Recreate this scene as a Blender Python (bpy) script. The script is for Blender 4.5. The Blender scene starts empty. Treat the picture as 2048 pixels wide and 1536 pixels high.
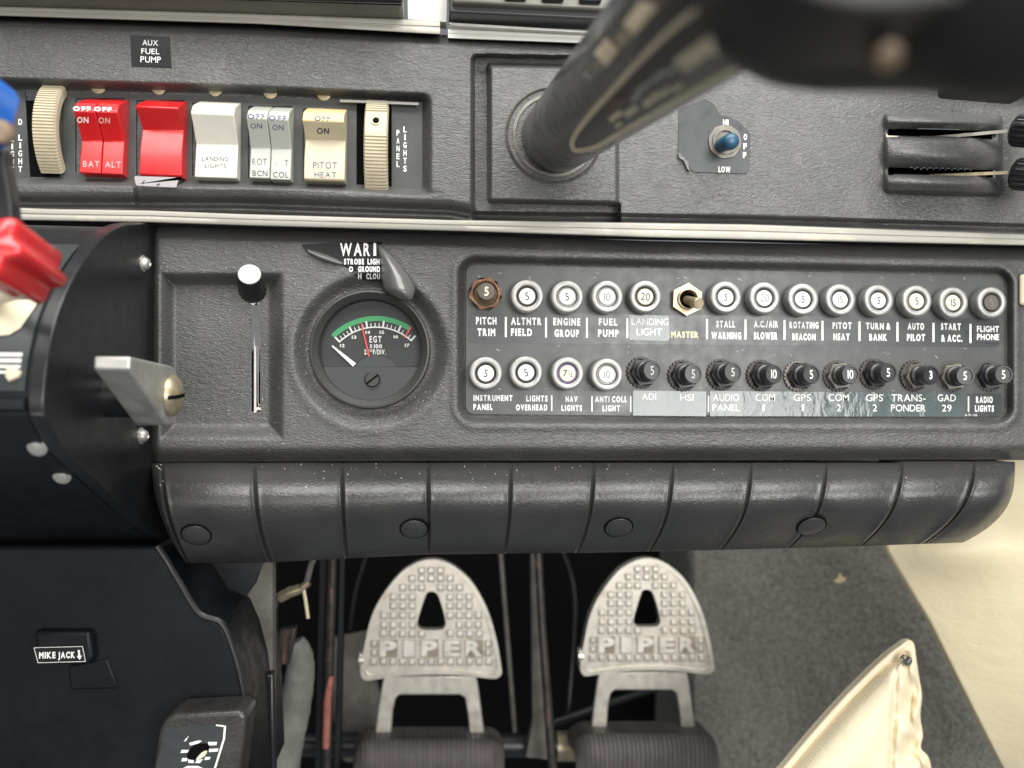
import bpy, math, random
import numpy as np
from mathutils import Vector, Matrix, Euler, Quaternion
from mathutils.geometry import tessellate_polygon
random.seed(7); np.random.seed(7)
SC = bpy.context.scene
COL = SC.collection

# ------------------------------------------------------------ camera, world, lamps, exposure
D = 0.375                      # metres from the lens to the lower panel (plane y = 0)
F = 1555.0                     # focal length in photo pixels (photo 2048 x 1536)
cam_d = bpy.data.cameras.new('camera'); cam = bpy.data.objects.new('camera', cam_d); COL.objects.link(cam)
RM = (Matrix.Rotation(math.radians(-5.6), 3, 'Z') @ Matrix.Rotation(math.radians(91.5), 3, 'X')
      @ Matrix.Rotation(math.radians(0.25), 3, 'Z'))
cam.matrix_world = Matrix.Translation((0, -D, 0)) @ RM.to_4x4()
cam_d.sensor_width = 36; cam_d.lens = 36 * F / 2048
cam_d.clip_start = 0.01; cam_d.clip_end = 60
cam_d.dof.use_dof = True; cam_d.dof.focus_distance = 0.372; cam_d.dof.aperture_fstop = 6.2
SC.camera = cam

w = bpy.data.worlds.new('World'); SC.world = w; w.use_nodes = True
w.node_tree.nodes['Background'].inputs[0].default_value = (0.86, 0.93, 1.0, 1)
w.node_tree.nodes['Background'].inputs[1].default_value = 0.19

def area(name, loc, target, sx, sy, power, color):
    l = bpy.data.lights.new(name, 'AREA'); l.shape = 'RECTANGLE'; l.size = sx; l.size_y = sy
    l.energy = power; l.color = color
    o = bpy.data.objects.new(name, l); COL.objects.link(o); o.location = loc
    o.rotation_euler = (Vector(target) - Vector(loc)).to_track_quat('-Z', 'Y').to_euler()
    return o
area('windscreen_light', (0.05, -0.55, 0.85), (0, 0, 0), 1.3, 0.7, 21.0, (1.0, 0.985, 0.95))
area('door_window_light', (0.52, -1.15, 0.13), (0.12, 0, 0.0), 0.55, 0.62, 9.0, (1.0, 0.99, 0.97))
area('cabin_fill', (0.0, -1.4, -0.06), (0, 0, -0.1), 1.5, 0.6, 7.5, (1.0, 0.96, 0.90))  # added fill lamp, stands in for cabin bounce on the pedals

SC.view_settings.view_transform = 'Standard'; SC.view_settings.look = 'None'
SC.view_settings.exposure = 0.30; SC.view_settings.gamma = 1; SC.view_settings.use_curve_mapping = False
SC.render.engine = 'CYCLES'

# ------------------------------------------------------------ pixel -> place
RN = np.array(RM)
def ray(px, py):
    px = np.asarray(px, float); py = np.asarray(py, float)
    l = np.stack([(px - 1024) / F, -(py - 768) / F, -np.ones_like(px * py)], -1)
    return l @ RN.T
def PN(px, py, mm):                     # numpy: points on the plane mm millimetres in front of the panel
    px, py, mm = np.broadcast_arrays(np.asarray(px, float), np.asarray(py, float), np.asarray(mm, float))
    r = ray(px, py); t = (D - mm / 1000.0) / r[..., 1]
    p = r * t[..., None]; p[..., 1] -= D
    return p
def P(px, py, mm=0.0): return Vector(PN(px, py, mm).tolist())
def PX(px, py, X):                      # point on the side plane x = X
    r = ray(px, py); t = X / r[0]; p = r * t; p[1] -= D
    return Vector(p.tolist())
def unit(px, py, mm):                   # metres per photo pixel at that depth
    return (P(px + 1, py, mm) - P(px, py, mm)).length
def lin(pts, x): return np.interp(x, [p[0] for p in pts], [p[1] for p in pts])
def sm(a, b, x):
    t = np.clip((x - a) / (b - a), 0, 1); return t * t * (3 - 2 * t)
SLOPE = [(0, .029), (200, .029), (450, .0272), (540, .0216), (830, .0035), (930, -.002), (1536, -.002)]
def slope(y): return float(lin(SLOPE, y))

# ------------------------------------------------------------ materials
def mat(name, col, rough=.5, metal=0., spec=.5, bump=None, var=.0, vscale=60., rvar=.0, coat=0., col2=None, cfac=(.45, .65), cscale=(90, 90, 90), aniso=None):
    m = bpy.data.materials.new(name); m.use_nodes = True
    nt = m.node_tree; b = nt.nodes['Principled BSDF']; L = nt.links.new
    b.inputs['Base Color'].default_value = (*col, 1); b.inputs['Roughness'].default_value = rough
    b.inputs['Metallic'].default_value = metal; b.inputs['Specular IOR Level'].default_value = spec
    b.inputs['Coat Weight'].default_value = coat; b.inputs['Coat Roughness'].default_value = .12
    tc = nt.nodes.new('ShaderNodeTexCoord')
    def noise(scale, detail=3, dist=0., rgh=.55):
        mp = nt.nodes.new('ShaderNodeMapping'); mp.inputs['Scale'].default_value = scale if hasattr(scale, '__len__') else (scale,) * 3
        L(tc.outputs['Object'], mp.inputs[0])
        n = nt.nodes.new('ShaderNodeTexNoise'); n.inputs['Scale'].default_value = 1; n.inputs['Detail'].default_value = detail
        n.inputs['Roughness'].default_value = rgh; n.inputs['Distortion'].default_value = dist
        L(mp.outputs[0], n.inputs['Vector']); return n
    src = None
    if var:
        n = noise(vscale, 4)
        r = nt.nodes.new('ShaderNodeMapRange'); r.inputs[1].default_value = .3; r.inputs[2].default_value = .7
        r.inputs[3].default_value = 1 - var; r.inputs[4].default_value = 1 + var; L(n.outputs[0], r.inputs[0])
        mx = nt.nodes.new('ShaderNodeVectorMath'); mx.operation = 'SCALE'; mx.inputs[0].default_value = col
        L(r.outputs[0], mx.inputs['Scale']); src = mx.outputs[0]; L(src, b.inputs['Base Color'])
    if col2:
        n = noise(cscale, 5, .6)
        r = nt.nodes.new('ShaderNodeMapRange'); r.inputs[1].default_value = cfac[0]; r.inputs[2].default_value = cfac[1]; L(n.outputs[0], r.inputs[0])
        mx = nt.nodes.new('ShaderNodeMix'); mx.data_type = 'RGBA'; mx.inputs[6].default_value = (*col, 1); mx.inputs[7].default_value = (*col2, 1)
        if src: L(src, mx.inputs[6])
        L(r.outputs[0], mx.inputs[0]); L(mx.outputs[2], b.inputs['Base Color'])
    if rvar:
        n = noise(140, 4); r = nt.nodes.new('ShaderNodeMapRange'); r.inputs[1].default_value = .3; r.inputs[2].default_value = .7
        r.inputs[3].default_value = max(.03, rough - rvar); r.inputs[4].default_value = rough + rvar
        L(n.outputs[0], r.inputs[0]); L(r.outputs[0], b.inputs['Roughness'])
    prev = None
    for (sc, st, ds, dist) in (bump or []):
        n = noise(sc, 3, dist)
        bp = nt.nodes.new('ShaderNodeBump'); bp.inputs['Strength'].default_value = st; bp.inputs['Distance'].default_value = ds
        L(n.outputs[0], bp.inputs['Height'])
        if prev: L(prev.outputs[0], bp.inputs['Normal'])
        prev = bp
    if prev: L(prev.outputs[0], b.inputs['Normal'])
    return m

GRAIN = [((290, 290, 760), .75, .0008, 1.3), ((1300, 1300, 1900), .4, .0003, .3)]
M = dict(
    vinyl=mat('grained_vinyl', (.060, .060, .058), .41, spec=.68, bump=GRAIN, var=.24, vscale=11, rvar=.10, col2=(.11, .106, .098), cfac=(.55, .82), cscale=(26, 26, 18)),
    pad=mat('pad_vinyl', (.034, .034, .033), .35, spec=.6, bump=[((520, 520, 760), .42, .0006, .8), ((45, 45, 60), .12, .003, .5)], var=.2, vscale=25, rvar=.06),
    blackpaint=mat('black_paint', (.0085, .0105, .013), .42, spec=.3, bump=[((1400, 1400, 1400), .22, .0002, .2)], var=.25, vscale=40, rvar=.08),
    blackplastic=mat('black_plastic', (.012, .0125, .014), .34, spec=.5, bump=[((600, 600, 600), .08, .0002, .2)], rvar=.08),
    rubberblack=mat('dark_slot', (.003, .003, .003), .9, spec=.08),
    plate=mat('plate_paint', (.055, .058, .056), .40, spec=.45, bump=[((1200, 1200, 1200), .10, .0001, .2)], var=.14, vscale=35, rvar=.08, col2=(.085, .088, .085), cfac=(.60, .85), cscale=(110, 110, 60)),
    legendstrip=mat('legend_strip', (.036, .040, .041), .33, spec=.5, var=.12, vscale=50, rvar=.08),
    gauge=mat('gauge_face', (.030, .033, .033), .5, spec=.3),  # lightened to put the cover glass haze into the colour
    gaugeplate=mat('gauge_mask', (.036, .039, .040), .5, spec=.4),
    bezel=mat('gauge_bezel', (.038, .038, .036), .45, spec=.5, rvar=.06),
    trim=mat('satin_trim', (.31, .295, .255), .48, .15, bump=[((60, 60, 1500), .06, .0002, 0)], var=.06, vscale=30, rvar=.1, col2=(.50, .44, .34), cfac=(.62, .8), cscale=(45, 45, 160)),
    palegrey=mat('pale_panel', (.50, .50, .46), .5, var=.05),
    alu=mat('worn_aluminium', (.50, .49, .455), .46, .7, bump=[((300, 300, 1800), .12, .0001, .2)], var=.1, vscale=120, rvar=.1),
    capmetal=mat('knurled_cap', (.34, .34, .325), .48, .6, bump=[((1500, 1500, 1500), .15, .0001, .2)], var=.16, vscale=220, rvar=.1),
    rust=mat('rusty_nut', (.17, .075, .04), .65, .3, bump=[((900, 900, 900), .5, .0003, .2)], var=.4, vscale=300, col2=(.36, .24, .14), cfac=(.5, .7), cscale=(500, 500, 500)),
    brass=mat('dull_brass', (.42, .36, .24), .42, .7, var=.2, vscale=250, rvar=.12, col2=(.30, .22, .12), cfac=(.55, .75), cscale=(350, 350, 350)),
    darkring=mat('dark_ring', (.050, .045, .040), .55, .2, bump=[((1600, 1600, 1600), .4, .0002, .2)], var=.4, vscale=400),
    purplering=mat('violet_ring', (.16, .10, .26), .4, .3),
    whitebtn=mat('white_button', (.68, .67, .635), .4, var=.05, vscale=300, col2=(.55, .52, .46), cfac=(.62, .8), cscale=(400, 400, 400)),
    creambtn=mat('cream_button', (.66, .60, .45), .4, var=.05, vscale=300),
    brownbtn=mat('brown_button', (.085, .07, .06), .5, var=.1, vscale=300),
    white=mat('white_print', (.80, .80, .77), .5),
    gprint=mat('dial_print', (.58, .58, .55), .5),  # dimmed to carry the same painted glass haze
    dimwhite=mat('worn_white_print', (.46, .47, .46), .5, var=.3, vscale=500),
    yellowprint=mat('yellowed_print', (.75, .66, .42), .5),
    ink=mat('ink_print', (.03, .028, .045), .5),
    greyink=mat('faded_ink', (.15, .145, .15), .5, var=.3, vscale=600),
    bluegrey=mat('navy_ink', (.07, .075, .16), .5),
    red=mat('red_plastic', (.56, .012, .014), .30, spec=.5, coat=.25, var=.08, vscale=60, rvar=.05),
    redknob=mat('red_knob', (.56, .022, .026), .26, spec=.5, coat=.4, var=.06, vscale=80),
    pinkprint=mat('worn_pink_print', (.74, .36, .33), .5),
    blue=mat('blue_knob', (.008, .17, .70), .26, spec=.5, coat=.4, var=.06, vscale=80),
    bluecap=mat('blue_cap', (.018, .075, .135), .38, spec=.5, var=.15, vscale=200),
    ivory=mat('ivory_plastic', (.62, .60, .52), .42, var=.04, vscale=80, rvar=.05),
    greyplastic=mat('grey_plastic', (.40, .41, .365), .42, var=.05, vscale=80),
    cream=mat('yellowed_plastic', (.52, .455, .315), .42, var=.06, vscale=90),
    amber=mat('aged_cap_plastic', (.66, .50, .25), .45, var=.08, vscale=150),
    wheel=mat('thumbwheel_plastic', (.47, .41, .29), .5, var=.08, vscale=120),
    sticker=mat('black_sticker', (.011, .012, .012), .22, spec=.5, bump=[((60, 60, 60), .1, .0006, 0)]),
    tape=mat('glossy_label_tape', (.085, .105, .105), .14, spec=.5, bump=[((95, 95, 60), .30, .0016, .8)]),
    tapeback=mat('curled_label_back', (.11, .11, .105), .26, spec=.6, bump=[((250, 250, 250), .3, .0005, .6)]),
    green=mat('green_print', (.03, .25, .09), .5),
    redprint=mat('red_print', (.62, .05, .04), .5),
    pedal=mat('pedal_metal', (.62, .585, .51), .36, .62, bump=[((700, 700, 700), .15, .0002, .2)], var=.12, vscale=60, rvar=.1, col2=(.36, .27, .16), cfac=(.62, .82), cscale=(45, 45, 45)),
    grime_relief=mat('tread_grime_relief', (.27, .235, .18), .6, var=.3, vscale=90),  # grime, darkened further to paint in relief round studs and letters
    tan=mat('tan_bronze', (.13, .09, .055), .5, .3, var=.3, vscale=250),
    pedpaint=mat('pedestal_paint', (.0055, .0068, .0085), .45, spec=.2, bump=[((1400, 1400, 1400), .22, .0002, .2)], var=.3, vscale=30, rvar=.1),
    selpaint=mat('selector_paint', (.03, .029, .027), .38, spec=.5, bump=[((700, 700, 700), .5, .0005, .3)], var=.3, vscale=90, rvar=.1),
    plunger=mat('breaker_plastic', (.024, .024, .025), .36, spec=.55, var=.2, vscale=200, rvar=.08),
    studmetal=mat('worn_relief_metal', (.74, .71, .64), .34, .6, var=.08, vscale=150, rvar=.08),  # worn tops, extra brightness painted in so the relief reads
    rubber=mat('ribbed_rubber', (.105, .093, .088), .6, var=.2, vscale=80, bump=[((900, 900, 900), .2, .0002, 0)]),
    rod=mat('worn_rod', (.05, .045, .042), .45, .5, var=.4, vscale=150, col2=(.26, .13, .09), cfac=(.58, .7), cscale=(120, 120, 45)),
    redrod=mat('red_paint_streak', (.38, .13, .10), .6, var=.3, vscale=200),
    hose=mat('grey_fabric_hose', (.20, .20, .18), .8, bump=[((300, 300, 300), .4, .001, .5)], var=.25, vscale=90),
    carpet=mat('carpet_pile', (.15, .145, .13), .95, spec=.1, bump=[((420, 420, 420), .7, .003, .8), ((30, 30, 30), .5, .01, .5)], var=.35, vscale=330, col2=(.21, .20, .18), cfac=(.54, .72), cscale=(300, 300, 300)),
    felt=mat('grey_felt', (.15, .14, .125), .9, spec=.15, bump=[((600, 600, 600), .6, .001, .4)], var=.25, vscale=70),
    leather=mat('cream_leather', (.80, .70, .48), .46, spec=.35, bump=[((140, 140, 190), .22, .0012, 1.4), ((14, 14, 14), .10, .02, .6), ((900, 900, 900), .25, .0003, .4)], var=.05, vscale=20, rvar=.06),
    pouch=mat('cream_pouch', (.74, .645, .46), .46, spec=.4, bump=[((700, 700, 700), .25, .0003, .4), ((40, 40, 40), .25, .003, .8)], var=.05, vscale=30),
    stitch=mat('tan_thread', (.45, .36, .22), .8),
    chrome=mat('dark_chrome', (.42, .40, .37), .2, 1.0),
    screw=mat('steel_screw', (.60, .57, .50), .32, .9, var=.15, vscale=300),
    column=mat('column_paint', (.034, .033, .031), .25, spec=.7, bump=[((700, 700, 700), .03, .0002, 0)], var=.2, vscale=40, rvar=.08),
    ringgrey=mat('collar_metal', (.15, .14, .12), .45, .4, var=.3, vscale=150),
    decal=mat('decal_dark', (.04, .036, .03), .4, var=.15, vscale=60),
    decalcream=mat('decal_cream', (.78, .66, .45), .5, var=.12, vscale=150),
    decalbrown=mat('decal_brown', (.17, .10, .075), .5, var=.12, vscale=150),
    decalgrey=mat('decal_grey', (.46, .46, .40), .5, var=.12, vscale=150),
    yoke=mat('yoke_plastic', (.028, .027, .026), .55, spec=.4, var=.2, vscale=40),
    avionics=mat('avionics_case', (.035, .036, .037), .4, spec=.5, var=.1, vscale=50),
    olive=mat('bezel_case', (.12, .115, .095), .35, spec=.5, var=.2, vscale=35),
    dust=mat('dust', (.75, .74, .70), .9),
    leaf=mat('dry_leaf', (.55, .43, .24), .8),
    labelcream=mat('torn_paper', (.70, .63, .46), .6, var=.08, vscale=90),
    creamprint=mat('plate_stripes', (.78, .76, .70), .45),
    tag=mat('scratched_silver', (.62, .58, .58), .3, .7, col2=(.03, .03, .03), cfac=(.60, .63), cscale=(160, 160, 160)),
)

# ------------------------------------------------------------ mesh builder
class MB:
    def __init__(s): s.v = []; s.f = []; s.m = []
    def add(s, vs, fs, mi=0):
        o = len(s.v); s.v += [tuple(x) for x in vs]
        for f in fs: s.f.append(tuple(i + o for i in f)); s.m.append(mi)
    def grid(s, arr, mi=0, flip=False, closeu=False):   # arr[row][col] of points
        a = np.asarray(arr); R, C = a.shape[:2]; o = len(s.v)
        s.v += [tuple(x) for x in a.reshape(-1, 3).tolist()]
        cols = C if closeu else C - 1
        for r in range(R - 1):
            for c in range(cols):
                c2 = (c + 1) % C
                q = (o + r * C + c, o + (r + 1) * C + c, o + (r + 1) * C + c2, o + r * C + c2)
                s.f.append(q[::-1] if flip else q); s.m.append(mi)
    def prism(s, loops, vec, mi=0, back=True):     # loops: [outer, hole...] of 3d points; swept by vec
        allp = [Vector(p) for l in loops for p in l]; n = len(allp)
        tris = tessellate_polygon([[Vector(p) for p in l] for l in loops])
        nrm = Vector((0, 0, 0)); L0 = [Vector(p) for p in loops[0]]
        for i in range(len(L0)): nrm += L0[i].cross(L0[(i + 1) % len(L0)])
        vec = Vector(vec); out = -vec
        vs = allp + [p + vec for p in allp]; fs = []
        if len(loops) == 1:
            f = list(range(n)); fs.append(tuple(f if nrm.dot(out) > 0 else f[::-1]))
            if back: fs.append(tuple(i + n for i in (f[::-1] if nrm.dot(out) > 0 else f)))
        else:
            for t in tris:
                a, b, c = [allp[i] for i in t]
                if (b - a).cross(c - a).dot(out) < 0: t = t[::-1]
                fs.append(tuple(t))
                if back: fs.append(tuple(i + n for i in t[::-1]))
        k = 0
        for li, l in enumerate(loops):
            m = len(l); ln = Vector((0, 0, 0)); LL = [Vector(p) for p in l]
            for i in range(m): ln += LL[i].cross(LL[(i + 1) % m])
            ccw = ln.dot(out) > 0
            if li > 0: ccw = not ccw
            for i in range(m):
                a, b = k + i, k + (i + 1) % m
                q = (a, a + n, b + n, b); fs.append(q if ccw else q[::-1])
            k += m
        s.add(vs, fs, mi)
    def pxprism(s, pts, dfront, dback, mi=0, holes=()):
        loops = [[P(x, y, dfront) for x, y in pts]] + [[P(x, y, dfront) for x, y in h] for h in holes]
        s.prism(loops, (0, (dfront - dback) / 1000.0, 0), mi)
    def lathe(s, o, ax, prof, seg=40, mi=0, rmod=None, cap0=False, cap1=True, ph=0.):
        o = Vector(o); ax = Vector(ax).normalized(); u = ax.orthogonal().normalized()
        if abs(ax.dot(Vector((0, 0, 1)))) < .9: u = (Vector((0, 0, 1)) - ax * ax.z).normalized()
        w_ = ax.cross(u)
        rows = []
        for (r, h) in prof:
            row = []
            for i in range(seg):
                a = 2 * math.pi * i / seg + ph; rr = r * (rmod(a, h) if rmod else 1)
                row.append(o + ax * h + (u * math.cos(a) + w_ * math.sin(a)) * rr)
            rows.append(row)
        b = len(s.v); s.grid(rows, mi, flip=True, closeu=True)
        n = len(rows)
        if cap1: s.f.append(tuple(b + (n - 1) * seg + i for i in range(seg))); s.m.append(mi)
        if cap0: s.f.append(tuple(b + i for i in range(seg))[::-1]); s.m.append(mi)
    def tube(s, pts, rad, seg=14, mi=0, caps=True):
        pts = [Vector(p) for p in pts]; n = len(pts); rad = rad if hasattr(rad, '__len__') else [rad] * n
        u = None; rows = []
        for i in range(n):
            t = (pts[min(i + 1, n - 1)] - pts[max(i - 1, 0)]).normalized()
            if u is None: u = t.orthogonal().normalized()
            u = (u - t * u.dot(t)).normalized(); w_ = t.cross(u)
            rows.append([pts[i] + (u * math.cos(2 * math.pi * k / seg) + w_ * math.sin(2 * math.pi * k / seg)) * rad[i] for k in range(seg)])
        b = len(s.v); s.grid(rows, mi, flip=True, closeu=True)
        if caps:
            s.f.append(tuple(b + i for i in range(seg))[::-1]); s.m.append(mi)
            s.f.append(tuple(b + (n - 1) * seg + i for i in range(seg))); s.m.append(mi)
    def box(s, c, h, mi=0, R=None):
        c = Vector(c); vs = []
        for x in (-1, 1):
            for y in (-1, 1):
                for z in (-1, 1):
                    p = Vector((x * h[0], y * h[1], z * h[2])); vs.append(c + (R @ p if R else p))
        s.add(vs, [(0, 1, 3, 2), (4, 6, 7, 5), (0, 4, 5, 1), (2, 3, 7, 6), (0, 2, 6, 4), (1, 5, 7, 3)], mi)

def world_loc(o):
    l = Vector((0, 0, 0))
    while o: l += Vector(o.location); o = o.parent
    return l
def tag(o, label=None, cat=None, group=None, kind=None):
    if label: o['label'] = label
    if cat: o['category'] = cat
    if group: o['group'] = group
    if kind: o['kind'] = kind
    return o
def obj(name, mb, mats, parent=None, smooth=True, bevel=0., seg=2, angle=35, label=None, cat=None, group=None, kind=None, sub=0):
    if not isinstance(mats, (list, tuple)): mats = [mats]
    v = np.array(mb.v, float)
    if parent: off = np.array(world_loc(parent))
    else: off = (v.min(0) + v.max(0)) / 2
    me = bpy.data.meshes.new(name); me.from_pydata((v - off).tolist(), [], mb.f); me.update()
    for m in mats: me.materials.append(M[m])
    if len(mats) > 1: me.polygons.foreach_set('material_index', mb.m)
    o = bpy.data.objects.new(name, me); COL.objects.link(o)
    if parent: o.parent = parent
    else: o.location = off.tolist()
    if smooth:
        me.polygons.foreach_set('use_smooth', [True] * len(me.polygons))
        me.set_sharp_from_angle(angle=math.radians(angle))
    if bevel:
        b = o.modifiers.new('bevel', 'BEVEL'); b.width = bevel / 1000.; b.segments = seg; b.limit_method = 'ANGLE'; b.angle_limit = math.radians(32)
        me.polygons.foreach_set('use_smooth', [True] * len(me.polygons)); b.harden_normals = False
    if sub:
        q = o.modifiers.new('sub', 'SUBSURF'); q.levels = sub; q.render_levels = sub
    return tag(o, label, cat, group, kind)
def empty(name, loc, label=None, cat=None, group=None):
    o = bpy.data.objects.new(name, None); COL.objects.link(o); o.location = loc; o.empty_display_size = .005
    return tag(o, label, cat, group)
def dup(root):
    r = root.copy(); COL.objects.link(r)
    for ch in list(root.children):
        c = ch.copy(); COL.objects.link(c); c.parent = r
        for g in list(ch.children):
            d = g.copy(); COL.objects.link(d); d.parent = c
    return r
def quad(x0, y0, x1, y1, tilt=None):
    k = slope((y0 + y1) / 2) if tilt is None else tilt; cx = (x0 + x1) / 2
    f = lambda x, y: (x, y + k * (x - cx))
    return [f(x0, y0), f(x0, y1), f(x1, y1), f(x1, y0)]
def rquad(x0, y0, x1, y1, r, tilt=None, n=5):
    k = slope((y0 + y1) / 2) if tilt is None else tilt; cx = (x0 + x1) / 2; out = []
    for (ax, ay, a0) in ((x0 + r, y0 + r, 180), (x0 + r, y1 - r, 90), (x1 - r, y1 - r, 0), (x1 - r, y0 + r, -90)):
        for i in range(n + 1):
            a = math.radians(a0 - 90 * i / n + (0 if True else 0))
            x = ax + r * math.cos(a); y = ay - r * math.sin(-a)
            out.append((x, y + k * (x - cx)))
    return out
def spline(pts, n=8, closed=False):
    pts = [np.array(p, float) for p in pts]; out = []; N = len(pts)
    for i in range(N if closed else N - 1):
        p0 = pts[(i - 1) % N] if closed or i > 0 else pts[0]; p1 = pts[i]; p2 = pts[(i + 1) % N]
        p3 = pts[(i + 2) % N] if closed or i + 2 < N else pts[-1]
        for j in range(n):
            t = j / n
            out.append(tuple(.5 * ((2 * p1) + (-p0 + p2) * t + (2 * p0 - 5 * p1 + 4 * p2 - p3) * t * t + (-p0 + 3 * p1 - 3 * p2 + p3) * t ** 3)))
    if not closed: out.append(tuple(pts[-1]))
    return out

# ------------------------------------------------------------ lettering (built-in font, glyph by glyph)
CH = 'ABCDEFGHIJKLMNOPQRSTUVWXYZ0123456789&./-'
GL = {}
tmp = []
for wname, off in (('r', .004), ('b', .026), ('h', .05)):
    for c in CH:
        cu = bpy.data.curves.new('glyph', 'FONT'); cu.body = c; cu.offset = off; cu.resolution_u = 4
        o = bpy.data.objects.new('glyph', cu); COL.objects.link(o); tmp.append((wname, c, o, cu))
dg = bpy.context.evaluated_depsgraph_get(); dg.update()
for wname, c, o, cu in tmp:
    me = bpy.data.meshes.new_from_object(o.evaluated_get(dg))
    v = np.array([x.co[:2] for x in me.vertices]); GL[(wname, c)] = (v, [tuple(p.vertices) for p in me.polygons])
    bpy.data.meshes.remove(me)
for _, _, o, cu in tmp: bpy.data.objects.remove(o); bpy.data.curves.remove(cu)
CAP = {k: GL[(k, 'H')][0][:, 1].max() for k in 'rbh'}; BASE = {k: GL[(k, 'H')][0][:, 1].min() for k in 'rbh'}

def layout(s, wt='b', gap=.16, space=.42):
    """letters as (verts, faces) in units of cap height, left aligned at 0; returns pieces, width"""
    x = 0; out = []; h = CAP[wt] - BASE[wt]
    for c in s:
        if c == ' ': x += space; continue
        v, f = GL[(wt, c)]; v = (v - [0, BASE[wt]]) / h
        a, b = v[:, 0].min(), v[:, 0].max()
        out.append((v - [a, 0] + [x, 0], f)); x += (b - a) + gap
    return out, x - gap
def text_px(mb, s, x0, y0, x1, y1, mm, wt='b', gap=.16, tilt=None, mi=0, space=.42, fn=None):
    pcs, W = layout(s, wt, gap, space); k = slope((y0 + y1) / 2) if tilt is None else tilt; cx = (x0 + x1) / 2
    for v, f in pcs:
        px = x0 + v[:, 0] / W * (x1 - x0); py = y1 - v[:, 1] * (y1 - y0) + k * (px - cx)
        mb.add((fn(px, py) if fn else PN(px, py, mm)).tolist(), f, mi)
def text_col(mb, s, x, y0, y1, w_, mm, wt='b', mi=0):
    n = len(s); st = (y1 - y0) / n
    for i, c in enumerate(s):
        if c == ' ': continue
        ww = w_ * (.42 if c == 'I' else 1)
        text_px(mb, c, x - ww / 2, y0 + st * i + st * .12, x + ww / 2, y0 + st * i + st * .88, mm, wt, mi=mi)
def text_local(mb, s, h, cx, cz, y, wt='b', sx=.8, gap=.14, mi=0):
    pcs, W = layout(s, wt, gap)
    for v, f in pcs:
        mb.add([(cx + (a - W / 2) * h * sx, y, cz + (b - .5) * h) for a, b in v], f, mi)

# ------------------------------------------------------------ height-field sheet between two edge lines
def sheet(px, top, bot, rows, hfun):
    t = np.linspace(0, 1, rows)[:, None] if isinstance(rows, int) else np.asarray(rows)[:, None]
    yt = lin(top, px)[None]; yb = lin(bot, px)[None]
    X = np.broadcast_to(px[None], (t.shape[0], len(px))); Y = yt * (1 - t) + yb * t
    H = hfun(X, Y)
    return X, Y, H
def sheet_mb(px, top, bot, rows, hfun, back=25, hole=None):
    X, Y, H = sheet(px, top, bot, rows, hfun)
    V = PN(X, Y, H); mb = MB()
    e0 = V[:1].copy(); e0[..., 1] += back / 1000; e1 = V[-1:].copy(); e1[..., 1] += back / 1000
    V = np.concatenate([e0, V, e1])
    f0 = V[:, :1].copy(); f0[..., 1] += back / 1000; f1 = V[:, -1:].copy(); f1[..., 1] += back / 1000
    V = np.concatenate([f0, V, f1], 1)
    mb.grid(V)
    if hole:
        C = V.shape[1]; keep_f = []; keep_m = []
        for f, m in zip(mb.f, mb.m):
            r, c = f[0] // C, f[0] % C
            if 1 <= r < V.shape[0] - 2 and 1 <= c < C - 2:
                x = (X[r - 1, c - 1] + X[r - 1, c]) / 2; y = (Y[r - 1, c - 1] + Y[r, c - 1]) / 2
                if hole(x, y): continue
            keep_f.append(f); keep_m.append(m)
        mb.f, mb.m = keep_f, keep_m
    return mb
def rsd(x, y, x0, y0, x1, y1, r):        # signed distance to a rounded box
    cx, cy = (x0 + x1) / 2, (y0 + y1) / 2
    qx = np.abs(x - cx) - (x1 - x0) / 2 + r; qy = np.abs(y - cy) - (y1 - y0) / 2 + r
    return np.hypot(np.maximum(qx, 0), np.maximum(qy, 0)) + np.minimum(np.maximum(qx, qy), 0) - r
def skew(x, y, y_at):                   # straightened row
    k = lin(SLOPE, y_at) if not hasattr(y_at, 'shape') else np.interp(y_at, [p[0] for p in SLOPE], [p[1] for p in SLOPE])
    return y - k * (x - 1024)

# ============================================================ LARGE STRUCTURE
# footwell: firewall, floor carpet
fw = MB(); fw.pxprism([(-700, 700), (-700, 2300), (2700, 2300), (2700, 700)], -470, -480)
obj('firewall', fw, 'rubberblack', kind='structure')
def hcar(X, Y):
    return -340 + 130 * sm(1250, 2100, X) + (Y - 1100) * .07 + 4 * np.sin(X / 47.) * np.sin(Y / 61.) - 190 * (1 - sm(1280, 1390, X))
cb = sheet_mb(np.arange(1270, 2260, 8.), [(1200, 980), (2400, 980)], [(1200, 1750), (2400, 1750)], 90, hcar, back=60)
obj('carpet', cb, 'carpet', kind='structure')

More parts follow.
